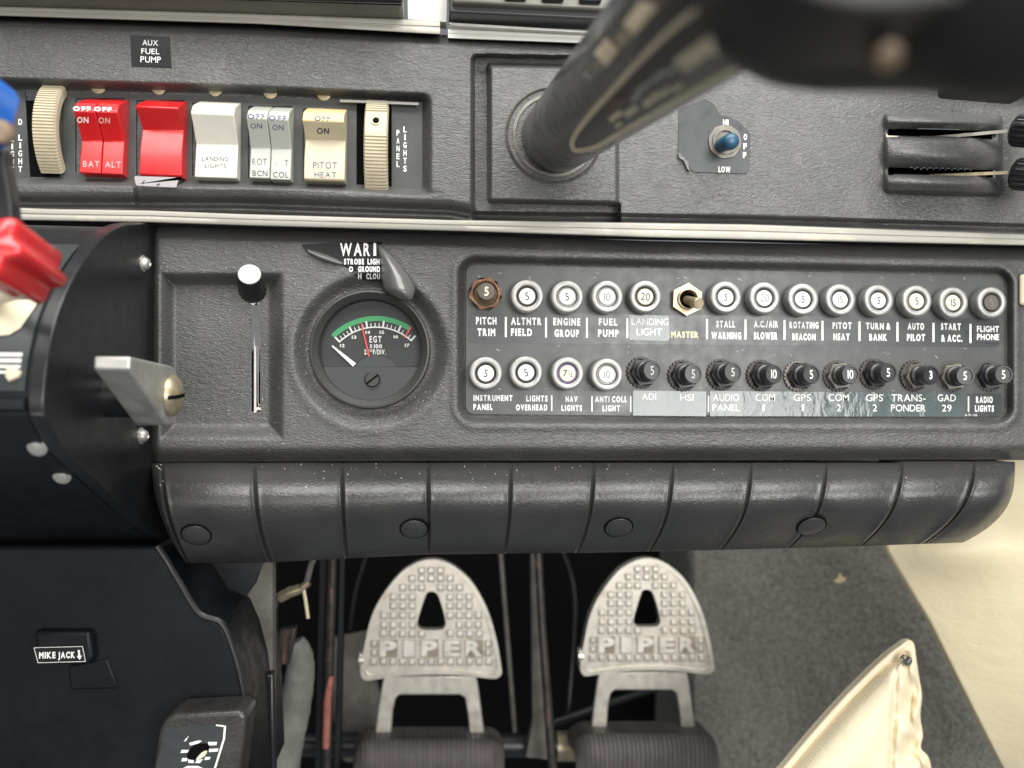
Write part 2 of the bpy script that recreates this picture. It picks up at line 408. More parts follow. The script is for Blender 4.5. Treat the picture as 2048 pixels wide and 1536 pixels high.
# ---- upper panel
T_TOP = [(-60, 28), (0, 32), (512, 48), (895, 70), (1150, 84), (2048, 124), (2120, 127)]
T_LINE = [(-60, 405), (0, 405), (480, 407), (900, 421), (950, 430), (1250, 434), (1500, 438), (2048, 455), (2120, 457)]
T_BOT = [(-60, 424), (100, 426), (480, 434), (900, 447), (1500, 458), (2048, 476), (2120, 478)]
top_o = [(-60, 150), (0, 152), (480, 168), (858, 184), (2100, 220)]; top_i = [(-60, 180), (0, 182), (480, 190), (700, 200), (840, 207), (2100, 250)]
bot_i = [(-60, 351), (270, 353), (480, 357), (700, 366), (840, 374), (2100, 410)]; bot_o = [(-60, 370), (0, 371), (480, 378), (700, 386), (862, 396), (2100, 430)]
UB = 6.0
def hup(X, Y):
    h = np.full_like(X, UB, dtype=float)
    yt = lin(T_TOP, X); h -= 9 * (1 - sm(0, 26, Y - yt)) ** 1.5
    # switch recess
    s = sm(lin(top_o, X), lin(top_i, X), Y) * (1 - sm(lin(bot_i, X), lin(bot_o, X), Y)) * (1 - sm(838, 866, X))
    h -= 9.5 * s
    # lip bottom + ledge
    yl = lin(T_LINE, X); left = 1 - sm(935, 955, X)
    drop = 9 * sm(-26, 2, Y - yl) ** 1.6 * left + 7 * sm(-9, 1, Y - yl) * (1 - left)
    h -= drop
    h += 2.5 * np.exp(-((Y - yl - 12) / 6.) ** 2)
    # channel round the column plinth
    yv = Y - .02 * (X - 1100)
    out = rsd(X, yv, 948, 116, 1236, 445, 8); inn = rsd(X, yv, 977, 131, 1238, 406, 6)
    ch = (1 - sm(-2, 7, out)) * sm(-5, 3, inn) * (1 - sm(1205, 1237, X) * (1 - sm(400, 412, yv)))
    h -= 9 * np.clip(ch, 0, 1)
    h += 2.6 * (1 - sm(-8, 1, inn))
    seam = np.exp(-((X - (268 + (Y - 365) * .16)) / 3.2) ** 2) * sm(362, 370, Y) * (1 - sm(404, 412, Y)); h -= 1.6 * seam
    h -= .9 * sm(266, 276, X) * (1 - sm(850, 900, X)) * sm(376, 388, Y)
    return h
up = sheet_mb(np.arange(-240, 2261, 2.5), T_TOP, T_BOT, 170, hup, back=30, hole=lambda x, y: any(x0_ < x < x1_ and abs(y - .024 * (x - 1890) - c_) < 13 for x0_, x1_, c_ in ((1772, 1990, 267), (1772, 1996, 344))))
upper = obj('upper_panel', up, 'vinyl', angle=60, label='upper dark grey grained vinyl panel with the switch recess and square column plinth', cat='instrument panel')

# column collar, part of the panel
cc = P(1108, 271, 8.6)
mb = MB(); R = 22.6e-3
mb.lathe(cc, (0, -1, 0), [(.024, -.004), (.0236, .0003), (.0228, .0012), (.0222, .0002), (.0218, -.0005), (.0202, -.0005), (.0200, .0004), (.0186, .0006), (.0184, -.003), (.012, -.0035)], 72)
obj('column_collar', mb, 'ringgrey', upper)

# vent housing on the right
def hvent(X, Y):
    yv = Y - .024 * (X - 1890)
    box_ = rsd(X, yv, 1766, 226, 2006, 391, 12)
    rise = 1 - sm(-10, 4, box_)
    prof = 4.5 + 3.5 * np.exp(-((yv - 244) / 11.) ** 2) + 5.5 * np.exp(-((yv - 309) / 26.) ** 2) + 5 * np.exp(-((yv - 365) / 17.) ** 2)
    arch = .08 + .92 * np.sin(np.clip((X - 1762) / 250., 0, 1) * math.pi) ** .7
    h = UB - .7 + rise * (.9 + 1.5 * prof * arch)
    for (c_, b_) in ((269, -3.5), (345, -2)):
        e_ = yv - c_ - b_ * np.sin(np.clip((X - 1772) / 210., 0, 1) * math.pi)
        h -= 3.0 * np.exp(-(e_ / 9.) ** 2) * sm(1768, 1780, X) * (1 - sm(1985, 1996, X))
    return h
vt = sheet_mb(np.arange(1752, 2022, 2.), [(1700, 214), (2100, 224)], [(1700, 398), (2100, 408)], 100, hvent, back=6, hole=lambda x, y: any(x0_ < x < x1_ and abs(y - .024 * (x - 1890) - c_ - b_ * math.sin(min(1, max(0, (x - 1772) / 210.)) * math.pi)) < h_ for x0_, x1_, c_, b_, h_ in ((1776, 1984, 269, -3.5, 7.5), (1776, 1990, 345, -2, 7))))
vent = obj('vent_housing', vt, 'vinyl', upper, angle=60)
for (y, n0) in ((268, 0), (346, 9)):
    mb = MB(); k = .024
    mb.pxprism([(1773, y - 9 - 2.8), (1773, y + 9 - 2.8), (1986, y + 9 + 2.4), (1986, y - 9 + 2.4)], -5.0, -6)
    obj('slot_dark_back', mb, 'rubberblack', vent, smooth=False)  # black sheet added as the shade inside the vent slot
mb = MB(); mb.pxprism([(1773, 266), (1773, 275), (1800, 276), (1880, 275.5), (1775, 271)], 8.0, 7.5)
obj('felt_strip', mb, 'labelcream', vent, smooth=False)
mb = MB()
for i in range(10):
    x = 1825 + i * 12.4; y = 334.5 + (i - 5) * .25
    mb.pxprism([(x, y - 3), (x + 5, y + 6.5), (x + 11, y - 3)], 12.5, 11.8)
obj('serrated_edge', mb, 'vinyl', vent, smooth=False)

# switch bank plates
pd = -2.2
plates = MB()
def hole(x0, y0, x1, y1): return [(x0, y0), (x0, y1), (x1, y1), (x1, y0)]
plates.pxprism([(127, 183), (124, 358), (713, 376), (713, 200)], pd, pd - 1.2, holes=[hole(150, 196, 248, 345), hole(272, 200, 368, 350), hole(384, 205, 476, 352), hole(496, 212, 583, 356), hole(606, 217, 692, 361)])
plates.pxprism([(-240, 175), (-240, 357), (60, 357), (49, 181)], pd, pd - 1.2)
plates.pxprism([(783, 203), (783, 380), (846, 382), (846, 204)], pd, pd - 1.2)
sp = obj('switch_plate', plates, 'plate', upper, bevel=.15)
bk = MB(); bk.pxprism([(-240, 172), (-240, 385), (846, 388), (846, 200)], pd - 1.4, pd - 1.8)
obj('recess_back', bk, 'rubberblack', upper, smooth=False)
t = MB(); text_col(t, 'PANEL', 796, 258, 336, 6, pd + .12); text_col(t, 'LIGHTS', 810, 251, 345, 6.5, pd + .12)
text_col(t, 'D LIGHT', 40.5, 236, 346, 7.5, pd + .12); text_col(t, 'LIGHT', 24.5, 270, 346, 7.5, pd + .12)
obj('lettering', t, 'white', sp, smooth=False)
for (x, y) in ((197, 174), (318, 176), (431, 179), (541, 184), (648, 188)):
    mb = MB(); c = P(x, y, pd); mb.lathe(c, (0, -1, 0), [(.0034, 0), (.0033, .0004), (.002, .0006), (.0009, .0006), (.0008, .0003)], 24)
    obj('brass_screw', mb, 'brass', sp)
mb = MB(); mb.pxprism([(680, 199), (680, 203.5), (837, 210), (837, 205)], 1.5, .6)
obj('metal_strip', mb, 'trim', sp, smooth=False)

# ---- lower panel
L_TOP = [(280, 452), (300, 452), (940, 470), (1300, 482), (2048, 497), (2120, 498)]
L_BOT = [(280, 924), (330, 925), (1000, 922), (2048, 920), (2120, 920)]
def hlow(X, Y):
    h = np.zeros_like(X, dtype=float)
    yt = lin(L_TOP, X); h -= 9 * (1 - sm(-8, 26, Y - yt))
    yb = lin(L_BOT, X); h -= 9 * sm(-38, 4, Y - yb) ** 1.7
    h -= 6 * (1 - sm(300, 320, X)) ** 1.5
    # lever pocket
    s = np.minimum(np.minimum(sm(317, 352, X), 1 - sm(536, 569, X)), np.minimum(sm(543, 574, Y), 1 - sm(846, 882, Y)))
    h -= 8 * s
    # gauge dish
    r = np.hypot(X - 741, (Y - 702)); h -= 5.5 * (1 - sm(124, 158, r)); h += .4 * np.exp(-((r - 162) / 10.) ** 2)
    # breaker recess
    yv = skew(X, Y, Y); y0 = 527 - slope(527) * (940 - 1024)
    inn = rsd(X, yv, 931, 529, 2012, 832, 22)
    h -= 5.5 * (1 - sm(-1, 17, inn)); h += .8 * np.exp(-((inn - 22) / 8.) ** 2)
    return h
SLX0, SLX1, SLY0, SLY1 = 503.5, 520.5, 603, 823
gx = np.unique(np.concatenate([np.arange(280, 2261, 2.5), [SLX0, SLX1]]))
gx = gx[np.concatenate([[True], np.diff(gx) > .3])]
lp = sheet_mb(gx, L_TOP, L_BOT, 190, hlow, back=30, hole=lambda x, y: (SLX0 < x < SLX1 and SLY0 + 1 < y < SLY1 - 1) or math.hypot(x - 741, y - 700) < 112)
lower = obj('lower_panel', lp, 'vinyl', angle=60, label='lower dark grey grained vinyl panel holding the round gauge and breaker rows', cat='instrument panel')
mb = MB()     # slot channel
c0, c1 = P(SLX0, SLY0 - 3, -8), P(SLX1, SLY1 + 2, -8)
mb.prism([[P(x, y, -7.7) for x, y in rquad(SLX0 - 1.5, SLY0 - 4, SLX1 + 2, SLY1 + 3, 6, tilt=0)], [P(x, y, -7.7) for x, y in rquad(SLX0 + 5, SLY0, SLX1 - 1, SLY1 - 8, 4, tilt=0)]], (0, .0012, 0), 0)
mb.pxprism(rquad(SLX0 - 1, SLY0 - 3, SLX1 + 1, SLY1 + 2, 6, tilt=0), -15, -16, mi=1)
obj('slot_frame', mb, ['alu', 'rubberblack'], lower, smooth=False)

# ---- breaker plate with its legends
BPD = -4.6
mb = MB(); k = .0216
cor = [(932, 528), (931, 829), (2009, 834), (2011, 551)]
def rpoly(c, r=20, n=5):
    out = []; N = len(c)
    for i in range(N):
        p = np.array(c[i], float); a = np.array(c[i - 1], float) - p; b = np.array(c[(i + 1) % N], float) - p
        a /= np.linalg.norm(a); b /= np.linalg.norm(b)
        for j in range(n + 1):
            t = j / n; q = (1 - t) ** 2 * (p + a * r) + 2 * t * (1 - t) * p + t * t * (p + b * r); out.append(tuple(q))
    return out
mb.pxprism(rpoly(cor), BPD, BPD - 1.5)
bplate = empty('breaker_board', P(1470, 680, BPD), label='flat grey breaker panel with two rows of white printed legends', cat='breaker panel')
obj('plate', mb, 'plate', bplate, bevel=.25)
mb = MB()
mb.pxprism(rpoly([(936, 625), (936, 686), (1999, 694), (1999, 637)], 8), BPD + .08, BPD)
mb.pxprism(rpoly([(942, 780), (942, 828), (1262, 831), (1262, 783)], 5), BPD + .08, BPD)
mb.pxprism(rpoly([(1934, 787), (1934, 832), (2004, 832), (2004, 787)], 5), BPD + .08, BPD)
obj('legend_strip', mb, 'legendstrip', bplate, smooth=False)
TD = BPD + .16
LEG = [
 [('PITCH', 952, 634, 993, 649), ('TRIM', 955, 657, 990.5, 672)],
 [('ALTNTR', 1022, 635, 1083, 650), ('FIELD', 1022, 657, 1064, 672)],
 [('ENGINE', 1106.5, 636, 1160.5, 651), ('GROUP', 1109, 659, 1158, 674)],
 [('FUEL', 1197.5, 636.5, 1234.5, 651), ('PUMP', 1196, 659, 1237, 674)],
 [('STALL', 1432.6, 641.5, 1470, 655), ('WARNING', 1422.8, 664, 1482.3, 678.5)],
 [('A.C./AIR', 1508, 641.5, 1556, 655), ('BLOWER', 1508, 664.5, 1555, 679)],
 [('ROTATING', 1579, 643.5, 1637, 657), ('BEACON', 1584.5, 667, 1631, 680.5)],
 [('PITOT', 1665, 644.5, 1703, 658), ('HEAT', 1667, 667, 1699, 680.5)],
 [('TURN &', 1732, 645.5, 1781, 659), ('BANK', 1738.6, 667.7, 1774, 681.5)],
 [('AUTO', 1815.5, 646, 1848, 659.5), ('PILOT', 1814, 668, 1850, 682)],
 [('START', 1882, 646.5, 1921.5, 660), ('& ACC.', 1882.6, 669.5, 1924.7, 683.5)],
 [('INSTRUMENT', 947, 790, 1025, 802), ('PANEL', 947, 808, 985, 820)],
 [('LIGHTS', 1052.6, 791, 1095, 803), ('OVERHEAD', 1032, 809, 1094.5, 821)],
 [('NAV', 1131, 792, 1155, 804), ('LIGHTS', 1123, 810, 1164, 822)],
 [('ANTI COLL', 1190, 792.5, 1254, 804.5), ('LIGHT', 1205, 810.5, 1240, 822.7)],
 [('RADIO', 1952, 793, 1985.4, 806), ('LIGHTS', 1950, 810.5, 1987.7, 823.5)],
]
for L in LEG:
    t = MB()
    for (s, x0, y0, x1, y1) in L: text_px(t, s, x0, y0, x1, y1, TD, 'h' if y1 - y0 > 0 else 'b', gap=.24)
    obj('legend', t, 'white', bplate, smooth=False)
t = MB(); text_px(t, '69-16', 1930, 827.5, 1955, 832.5, TD, 'b'); obj('legend', t, 'dimwhite', bplate, smooth=False)
t = MB(); text_px(t, 'MASTER', 1342.5, 663, 1397, 675.5, TD, 'h'); obj('legend', t, 'yellowprint', bplate, smooth=False)
t = MB()
for (x, y0, y1) in ((1011.6, 634, 674), (1092, 635, 675), (1173.8, 635.5, 675.5), (1254.7, 636, 676), (1414, 638, 678), (1491, 639, 679), (1569, 640, 680), (1645, 641.5, 681), (1719, 643, 682), (1795, 644, 683), (1867, 646, 684), (1941, 648, 686)):
    t = MB(); t.pxprism(quad(x - 1.9, y0, x + 1.9, y1), TD, TD - .05); obj('divider_mark', t, 'white', bplate, smooth=False)
for (x, y0, y1) in ((1103.5, 791, 822), (1184, 792, 823), (1261.3, 792.5, 823.5), (1417, 792, 824), (1937, 793, 824)):
    t = MB(); t.pxprism(quad(x - 1.3, y0, x + 1.3, y1), TD, TD - .05); obj('divider_mark', t, 'white', bplate, smooth=False)
# scratches and torn paint on the plate
t = MB()
for i in range(60):
    x, y = random.uniform(950, 1990), random.choice([random.uniform(545, 560), random.uniform(690, 712), random.uniform(770, 780)])
    a = random.uniform(-.9, .9); l = random.uniform(3, 16); w_ = random.uniform(.25, .6)
    dx, dy = math.cos(a) * l, math.sin(a) * l
    t.pxprism([(x, y), (x + dx * .5 - w_, y + dy * .5 + w_ * 2), (x + dx, y + dy), (x + dx * .5 + w_, y + dy * .5 - w_ * .2)], TD - .05, TD - .08)
obj('scratches', t, 'dimwhite', bplate, smooth=False)

# ---- bright trims
def strip(name, top, bot, df, db, material, label, x0, x1, cat='trim strip'):
    px = np.arange(x0, x1 + 1, 20.); mb = MB(); rows = []
    yt, yb = lin(top, px), lin(bot, px)
    for (f, d) in ((0, db), (0, df - .8), (.06, df - .2), (.14, df), (.40, df), (.44, df - .35), (.52, df - .35), (.56, df), (.9, df), (.97, df - .3), (1, df - 1), (1, db)):
        rows.append(PN(px, yt * (1 - f) + yb * f, np.full_like(px, d)))
    mb.grid(rows)
    return obj(name, mb, material, angle=50, label=label, cat=cat)
TRT = [(0, 414), (100, 418), (300, 421), (480, 428), (900, 440), (1500, 449), (2048, 469), (2120, 471)]
TRB = [(0, 440), (300, 445), (520, 452), (940, 463), (1300, 475), (2048, 491), (2120, 493)]
strip('trim_strip', TRT, TRB, 8.5, -12, 'trim', 'long cream and silver metal strip between the upper and lower panels', -240, 2260)
strip('trim_strip', [(-60, 10), (0, 13), (480, 27), (895, 42), (900, 42)], [(-60, 30), (0, 32), (512, 48), (895, 70), (900, 70)], 9, -6, 'trim', 'upper left cream metal strip below the left radio', -240, 893)
strip('trim_strip', [(896, 58), (1240, 74)], [(896, 77), (1240, 90)], 6, -6, 'palegrey', 'pale strip under the right radio, beside the control column', 896, 1240)

# ---- padded knee bolster
XT = [303, 325, 510, 685, 857, 1022, 1187, 1344, 1501, 1651, 1803, 1947, 2030]
XB = [372, 378, 541, 693, 857, 1008, 1153, 1297, 1440, 1575, 1720, 1844, 1926]
EX = [2.0, 2.2, 2.6, 2.6, 2.6, 2.6, 2.6, 2.6, 2.6, 2.6, 2.5, 2.5, 3.2]
YB = [(290, 1128), (541, 1125), (693, 1117), (857, 1109), (1153, 1106), (1440, 1100), (1720, 1092), (1935, 1085)]
us = []
for k in range(12):
    seg_ = XT[k + 1] - XT[k]
    offs = [0, 1.5, 3, 4.5, 6, 8, 11, 15]
    e = [o for o in offs if o < seg_ / 2] + [o for o in np.arange(20, seg_ - 20, 6.)] + [seg_ - o for o in offs[1:] if o < seg_ / 2]
    for o in sorted(set(e)): us.append(k + o / seg_)
us.append(12.0); us = np.array(sorted(us))
ts = np.concatenate([np.linspace(0, .12, 14), np.linspace(.13, 1, 62)])
PRO = spline([(0, -3), (.03, 3), (.1, 10.5), (.2, 16.5), (.32, 20), (.45, 20.5), (.6, 17.5), (.8, 9), (.93, 0), (1, -8)], 6)
def padx(u, t):
    k = np.clip(np.floor(u), 0, 11).astype(int); f = u - k
    a = np.array(XT)[k] * (1 - f) + np.array(XT)[k + 1] * f; b = np.array(XB)[k] * (1 - f) + np.array(XB)[k + 1] * f
    ex = np.array(EX)[k] * (1 - f) + np.array(EX)[k + 1] * f
    return a + (b - a) * t ** ex
BUT = [(393, 1068, 29), (828, 1056, 27), (1237, 1053, 27), (1622, 1051, 27)]
def padpoint(u, t):
    x = padx(u, t); yb = lin(YB, x); y = 927 + (yb - 927) * t - 3 * (x > 1800) * (1 - t)
    d = lin(PRO, t)
    xr = [padx(np.full_like(u, float(k)), t) for k in range(1, 12)]
    sharp = np.clip((x - 1000) / 700., 0, 1) * np.clip((t - .35) / .4, 0, 1)
    for X_ in xr:
        q = x - X_
        d = d + .7 * np.exp(-((q + 5.5) / 3.6) ** 2) - 1.5 * np.exp(-((q) / 2.6) ** 2) + .5 * np.exp(-((q - 5) / 3.4) ** 2)
        d = d + sharp * 2.2 * np.exp(-((np.maximum(-q, 0)) / 16.) ** 2) * (q < 1) - sharp * 1.2 * np.exp(-((np.maximum(q, 0)) / 16.) ** 2) * (q > 0)
    segf = u - np.floor(u); d = d + 1.9 * np.sin(np.clip(segf, 0, 1) * math.pi) ** .6
    for (bx, by, br) in BUT:
        rr = np.hypot((x - bx) / 52., (y - by) / 30.); d = d - (4.2 if bx > 1600 else 2.6) * np.exp(-rr ** 2)
    d = d - 9 * np.clip((x - (padx(np.full_like(u, 12.), t) - 30)) / 30., 0, 1) ** 2 - 6 * np.clip((u * -1 + .9) / .9, 0, 1) ** 2
    return x, y, d
U, Tt = np.meshgrid(us, ts); x, y, d = padpoint(U, Tt)
V = PN(x, y, d); e0 = V[:1].copy(); e0[..., 1] += .02; e1 = V[-1:].copy(); e1[..., 1] += .05; e1[..., 2] += .004
V = np.concatenate([e0, V, e1]); f1 = V[:, -1:].copy(); f1[..., 1] += .06; f1[..., 0] -= .01; f0 = V[:, :1].copy(); f0[..., 1] += .05
mb = MB(); mb.grid(np.concatenate([f0, V, f1], 1))
pad = obj('knee_bolster', mb, 'pad', angle=70, label='long padded black vinyl bolster with pleats and four round buttons under the lower panel', cat='padding')
def padnormal(bx, by):
    best = None
    ub = us; best = min(((padx(np.array(u_), np.array(t_)) - bx) ** 2 + ((927 + (lin(YB, bx) - 927) * t_) - by) ** 2, u_, t_) for u_ in np.arange(0, 12, .02) for t_ in np.arange(.4, 1, .02))
    u_, t_ = best[1], best[2]
    pp = lambda a, b: Vector(PN(bx + a, by + b, lin(PRO, (by + b - 927) / (lin(YB, bx) - 927))).tolist())
    n = (pp(4, 0) - pp(-4, 0)).cross(pp(0, -4) - pp(0, 4)); n.normalize()
    return (n if n.y < 0 else -n)
for (bx, by, br) in BUT:
    tb = (by - 927) / (lin(YB, bx) - 927); dd = float(lin(PRO, tb)) - (.6 if bx < 1600 else 1.8); c = P(bx, by, dd); n = padnormal(bx, by); r = br * unit(bx, by, dd)
    mb = MB(); mb.lathe(c - n * .002, n, [(r, 0), (r, .0022), (r * .96, .0030), (r * .7, .0036), (r * .3, .0039)], 40)
    bt_ = obj('button', mb, 'pad', pad)
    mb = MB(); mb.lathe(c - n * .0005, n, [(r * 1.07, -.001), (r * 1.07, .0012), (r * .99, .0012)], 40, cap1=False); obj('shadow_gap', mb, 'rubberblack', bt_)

# ============================================================ THROTTLE CONSOLE (left)
X0 = P(303, 600, 0).x
PRF = spline([(303, 447), (272, 446), (238, 452), (203, 476), (166, 524), (136, 580), (113, 640), (99, 700), (92, 750), (88, 800), (90, 834)], 5)
PRF2 = PRF + [(124, 900), (215, 985), (306, 1068), (331, 1083)]
side = [PX(x_, y_, X0) for x_, y_ in PRF2]
backp = [Vector((X0, .035, side[-1].z)), Vector((X0, .035, side[0].z))]
quadrant = empty('throttle_console', Vector((X0 - .03, -.05, side[-1].z)), label='black painted throttle console with curved quadrant at the left edge', cat='control console')
mb = MB(); mb.prism([side + backp], (-.0055, 0, 0)); obj('side_cheek', mb, 'blackplastic', quadrant, bevel=2.2, seg=4)
nP = len(PRF); body = []
for i, p in enumerate(side):
    if i < nP - 3:
        a = side[max(i - 1, 0)]; b = side[i + 1]; tg = (b - a).normalized(); n = Vector((0, tg.z, -tg.y)); n = n if n.y > 0 or n.z < 0 else -n
        body.append(p + n * .0022)
    else: body.append(p.copy())
body = [p + Vector((-.0056, 0, 0)) for p in body]; bb = [p + Vector((-.0056, 0, 0)) for p in backp]
mb = MB(); mb.prism([body + bb], (-.13, 0, 0)); obj('housing', mb, 'blackpaint', quadrant, angle=40)
# quadrant face plate with stripes, following the curve
def along(i0, i1, off, x_from, x_to, name, material, par, thick=.0004):
    rows = []
    for i in range(i0, i1 + 1):
        p = body[i]; a = body[i - 1]; b = body[i + 1]; tg = (b - a).normalized(); n = Vector((0, -tg.z, tg.y)); n = n if n.y < 0 or n.z > 0 else -n
        rows.append([p + n * off + Vector((x_, 0, 0)) for x_ in (x_from, x_to)])
    lo = [[q - Vector((0, -.0006, 0)) for q in r] for r in rows]
    m_ = MB(); m_.grid(rows, flip=False)
    return obj(name, m_, material, par)
ip = [i for i, (x_, y_) in enumerate(PRF) if y_ <= 790]
fp = along(16, ip[-1], .0008, -.0015, -.128, 'face_plate', 'legendstrip', quadrant)
def at_y(yy): return min(range(len(PRF)), key=lambda i: abs(PRF[i][1] - yy))
def band(y0, y1, off, xf, xt, name, material):
    za, zb = PX(95, y0, X0).z, PX(95, y1, X0).z; rows = []
    for t_ in np.linspace(0, 1, 8):
        yy = y0 + (y1 - y0) * t_
        i = max(j for j in range(len(PRF) - 2) if PRF[j][1] <= yy); f_ = (yy - PRF[i][1]) / max(1e-6, PRF[i + 1][1] - PRF[i][1])
        p = body[i].lerp(body[i + 1], min(f_, 1)); tg = (body[i + 1] - body[i]).normalized(); n = Vector((0, -tg.z, tg.y)); n = n if n.y < 0 else -n
        rows.append([p + n * off + Vector((x_, 0, 0)) for x_ in np.linspace(xf, xt, 6)])
    m_ = MB(); m_.grid(rows); obj(name, m_, material, quadrant)
for (ya, yb_) in ((704, 711), (716, 723.5), (729, 735), (741, 746)): band(ya, yb_, .0011, -.0035, -.1, 'white_stripe', 'creamprint')
m_ = MB(); rows = []
for yy, xr in ((598, -.003), (630, -.0045), (655, -.006), (668, -.009), (676, -.02), (680, -.035)):
    i = max(j for j in range(len(PRF) - 2) if PRF[j][1] <= yy); f_ = (yy - PRF[i][1]) / (PRF[i + 1][1] - PRF[i][1])
    p = body[i].lerp(body[i + 1], f_); tg = (body[i + 1] - body[i]).normalized(); n = Vector((0, -tg.z, tg.y)); n = n if n.y < 0 else -n
    rows.append([p + n * .0014 + Vector((xr, 0, 0)), p + n * .0014 + Vector((-.1, 0, 0))])
m_.grid(rows); obj('torn_label', m_, 'labelcream', quadrant)
m_ = MB()
c = PX(12, 747, X0 - .03); pc = body[at_y(755)]; m_.lathe(Vector((P(12, 746, 100).x, pc.y - .0012, P(12, 746, 100).z)), (0, -1, 0), [(.0026, 0), (.0022, .0008), (.0008, .001)], 9, rmod=lambda a, h: 1 + .2 * math.sin(3 * a))
obj('glue_residue', m_, 'labelcream', quadrant)
def screw(px, py, parent, axis, origin, r=.0035, name='screw', m='alu'):
    mb = MB(); mb.lathe(origin, axis, [(r * 1.3, 0), (r * 1.3, .0005), (r, .0006), (r * .98, .0016), (r * .7, .0027), (r * .4, .0031), (r * .3, .0022)], 28)
    return obj(name, mb, m, parent)
for (x_, y_) in ((289, 527), (285, 872)): screw(x_, y_, quadrant, (1, 0, 0), PX(x_ - 3, y_, X0), .0029)
i0 = len(PRF) - 1
A_, B_ = side[-5 + 0], side[-1]
# two washers on the sloping lower face
for (x_, y_, k_) in ((75, 895, 0), (124, 952, 1)):
    pa, pb = body[i0 + k_], body[i0 + k_ + 1]
    slope_n = Vector((0, -(pa - pb).z, (pa - pb).y)).normalized(); slope_n = slope_n if slope_n.y < 0 else -slope_n
    r = Vector(ray(x_, y_).tolist()); o0 = Vector((0, -D, 0)); tt = (pa - o0).dot(slope_n) / r.dot(slope_n); q = o0 + r * tt
    mb = MB(); mb.lathe(q, Vector((0, -.8, -.42)), [(.0033, -.003), (.0033, .0005), (.0027, .0007), (.0026, .0013), (.0015, .0017)], 30); obj('screw', mb, 'alu', quadrant)

# friction lever
Xf = P(348, 791, 40).x
H = PX(341, 791, Xf); rh = .0122
tip_t, tip_b = PX(261, 713, Xf), PX(260, 739, Xf)
prof = []
for i in range(40):
    a = 2 * math.pi * i / 40; prof.append(Vector((Xf, H.y + rh * math.cos(a), H.z + rh * math.sin(a))))
def tangent(pt, sgn):
    dx, dz = H.y - pt.y, H.z - pt.z; L_ = math.hypot(dx, dz); a = math.atan2(dz, dx); b = math.acos(min(1, rh / L_))
    return math.pi + a + sgn * b
a1 = tangent(tip_t, -1); a2 = tangent(tip_b, 1)
pts = [tip_t, tip_b]; st = a2; en = a1
while en < st: en += 2 * math.pi
if Vector((math.cos(a2), math.sin(a2), 0)).y > Vector((math.cos(a1), math.sin(a1), 0)).y: st, en = a1, a2; pts = [tip_b, tip_t]
while en < st: en += 2 * math.pi
for i in range(33):
    a = st + (en - st) * i / 32; pts.append(Vector((Xf, H.y + rh * math.cos(a), H.z + rh * math.sin(a))))
fr = empty('friction_lever', H, label='bare aluminium lever with a slotted brass screw on the side of the black console', cat='lever')
mb = MB(); mb.prism([pts], (-.0125, 0, 0)); obj('lever_body', mb, 'alu', fr, bevel=.9, seg=3)
mb = MB(); mb.lathe(Vector((Xf - .024, H.y, H.z)), (1, 0, 0), [(.009, 0), (.009, .0118)], 32); obj('hub', mb, 'blackplastic', fr)
mb = MB(); mb.lathe(Vector((Xf + .0002, H.y, H.z)), (1, 0, 0), [(.0086, 0), (.0084, .0012), (.0068, .003), (.004, .0042), (.0015, .0046)], 36); sc = obj('slotted_screw', mb, 'brass', fr)
mb = MB(); rows = []
for yy in np.linspace(-.0083, .0083, 15):
    hx = float(np.interp(abs(yy), [.0015, .004, .0068, .0084, .0086], [.0046, .0042, .003, .0012, .0])) + .00035
    rows.append([Vector((Xf + hx, H.y + yy, H.z + yy * .12 + .0008)), Vector((Xf + hx, H.y + yy, H.z + yy * .12 - .0008))])
mb.grid(rows); obj('slot', mb, 'rubberblack', sc, smooth=False)

# red mixture knob (six-pointed fluted) and blue propeller knob
def star(mb, A, B, R_, ph, mi=0):
    ax = (B - A).normalized(); up_ = Vector((0, 0, 1)); u = ax.cross(up_).normalized(); v = u.cross(ax)
    rows = []
    L_ = (B - A).length
    for (s_, k) in ((0, .0), (0, .75), (.0006, .93), (.0022, 1.0), (L_ * .5, .985), (L_ - .0022, 1.0), (L_ - .0006, .95), (L_, .82), (L_, 0.)):
        row = []
        for i in range(72):
            a = 2 * math.pi * i / 72; c_ = (1 + math.cos(6 * (a - ph))) / 2
            r = R_ * k * (.72 + .28 * c_ ** 1.0)
            row.append(A + ax * s_ + (u * math.cos(a) + v * math.sin(a)) * r)
        rows.append(row)
    mb.grid(rows, mi, flip=True, closeu=True)
A = P(75, 552, 112); B = P(-30, 484, 140); R_ = 69 * unit(75, 552, 112)
ax = (B - A).normalized(); u = ax.cross(Vector((0, 0, 1))).normalized(); v = u.cross(ax); q = P(134, 484, 114) - A
ph = math.atan2(q.dot(v), q.dot(u))
mix = empty('mixture_lever', A, label='red fluted knob on the mixture lever at the left edge', cat='control lever')
mb = MB(); star(mb, A, B, R_, ph); obj('knob', mb, 'redknob', mix, angle=50)
mb = MB(); mb.tube([A + (A - B) * -.3, P(40, 580, 104), P(-40, 600, 80)], .003); obj('lever_arm', mb, 'alu', mix)
blu = empty('propeller_lever', P(0, 250, 120), label='blue knob with a brass screw on a black lever at the upper left edge', cat='control lever')
mb = MB(); mb.prism([[P(x_, y_, 122) for x_, y_ in [(-90, 140), (2, 172), (44, 187), (48, 206), (40, 240), (26, 288), (9, 318), (-30, 322), (-90, 300)]]], (0, -.022, 0))
obj('knob', mb, 'blue', blu, bevel=3.2, seg=4)
mb = MB(); mb.lathe(P(2, 264, 140), (.5, -.8, .1), [(.0036, -.001), (.0036, .0006), (.0028, .0012), (.001, .0013)], 24); obj('brass_screw', mb, 'tan', blu)
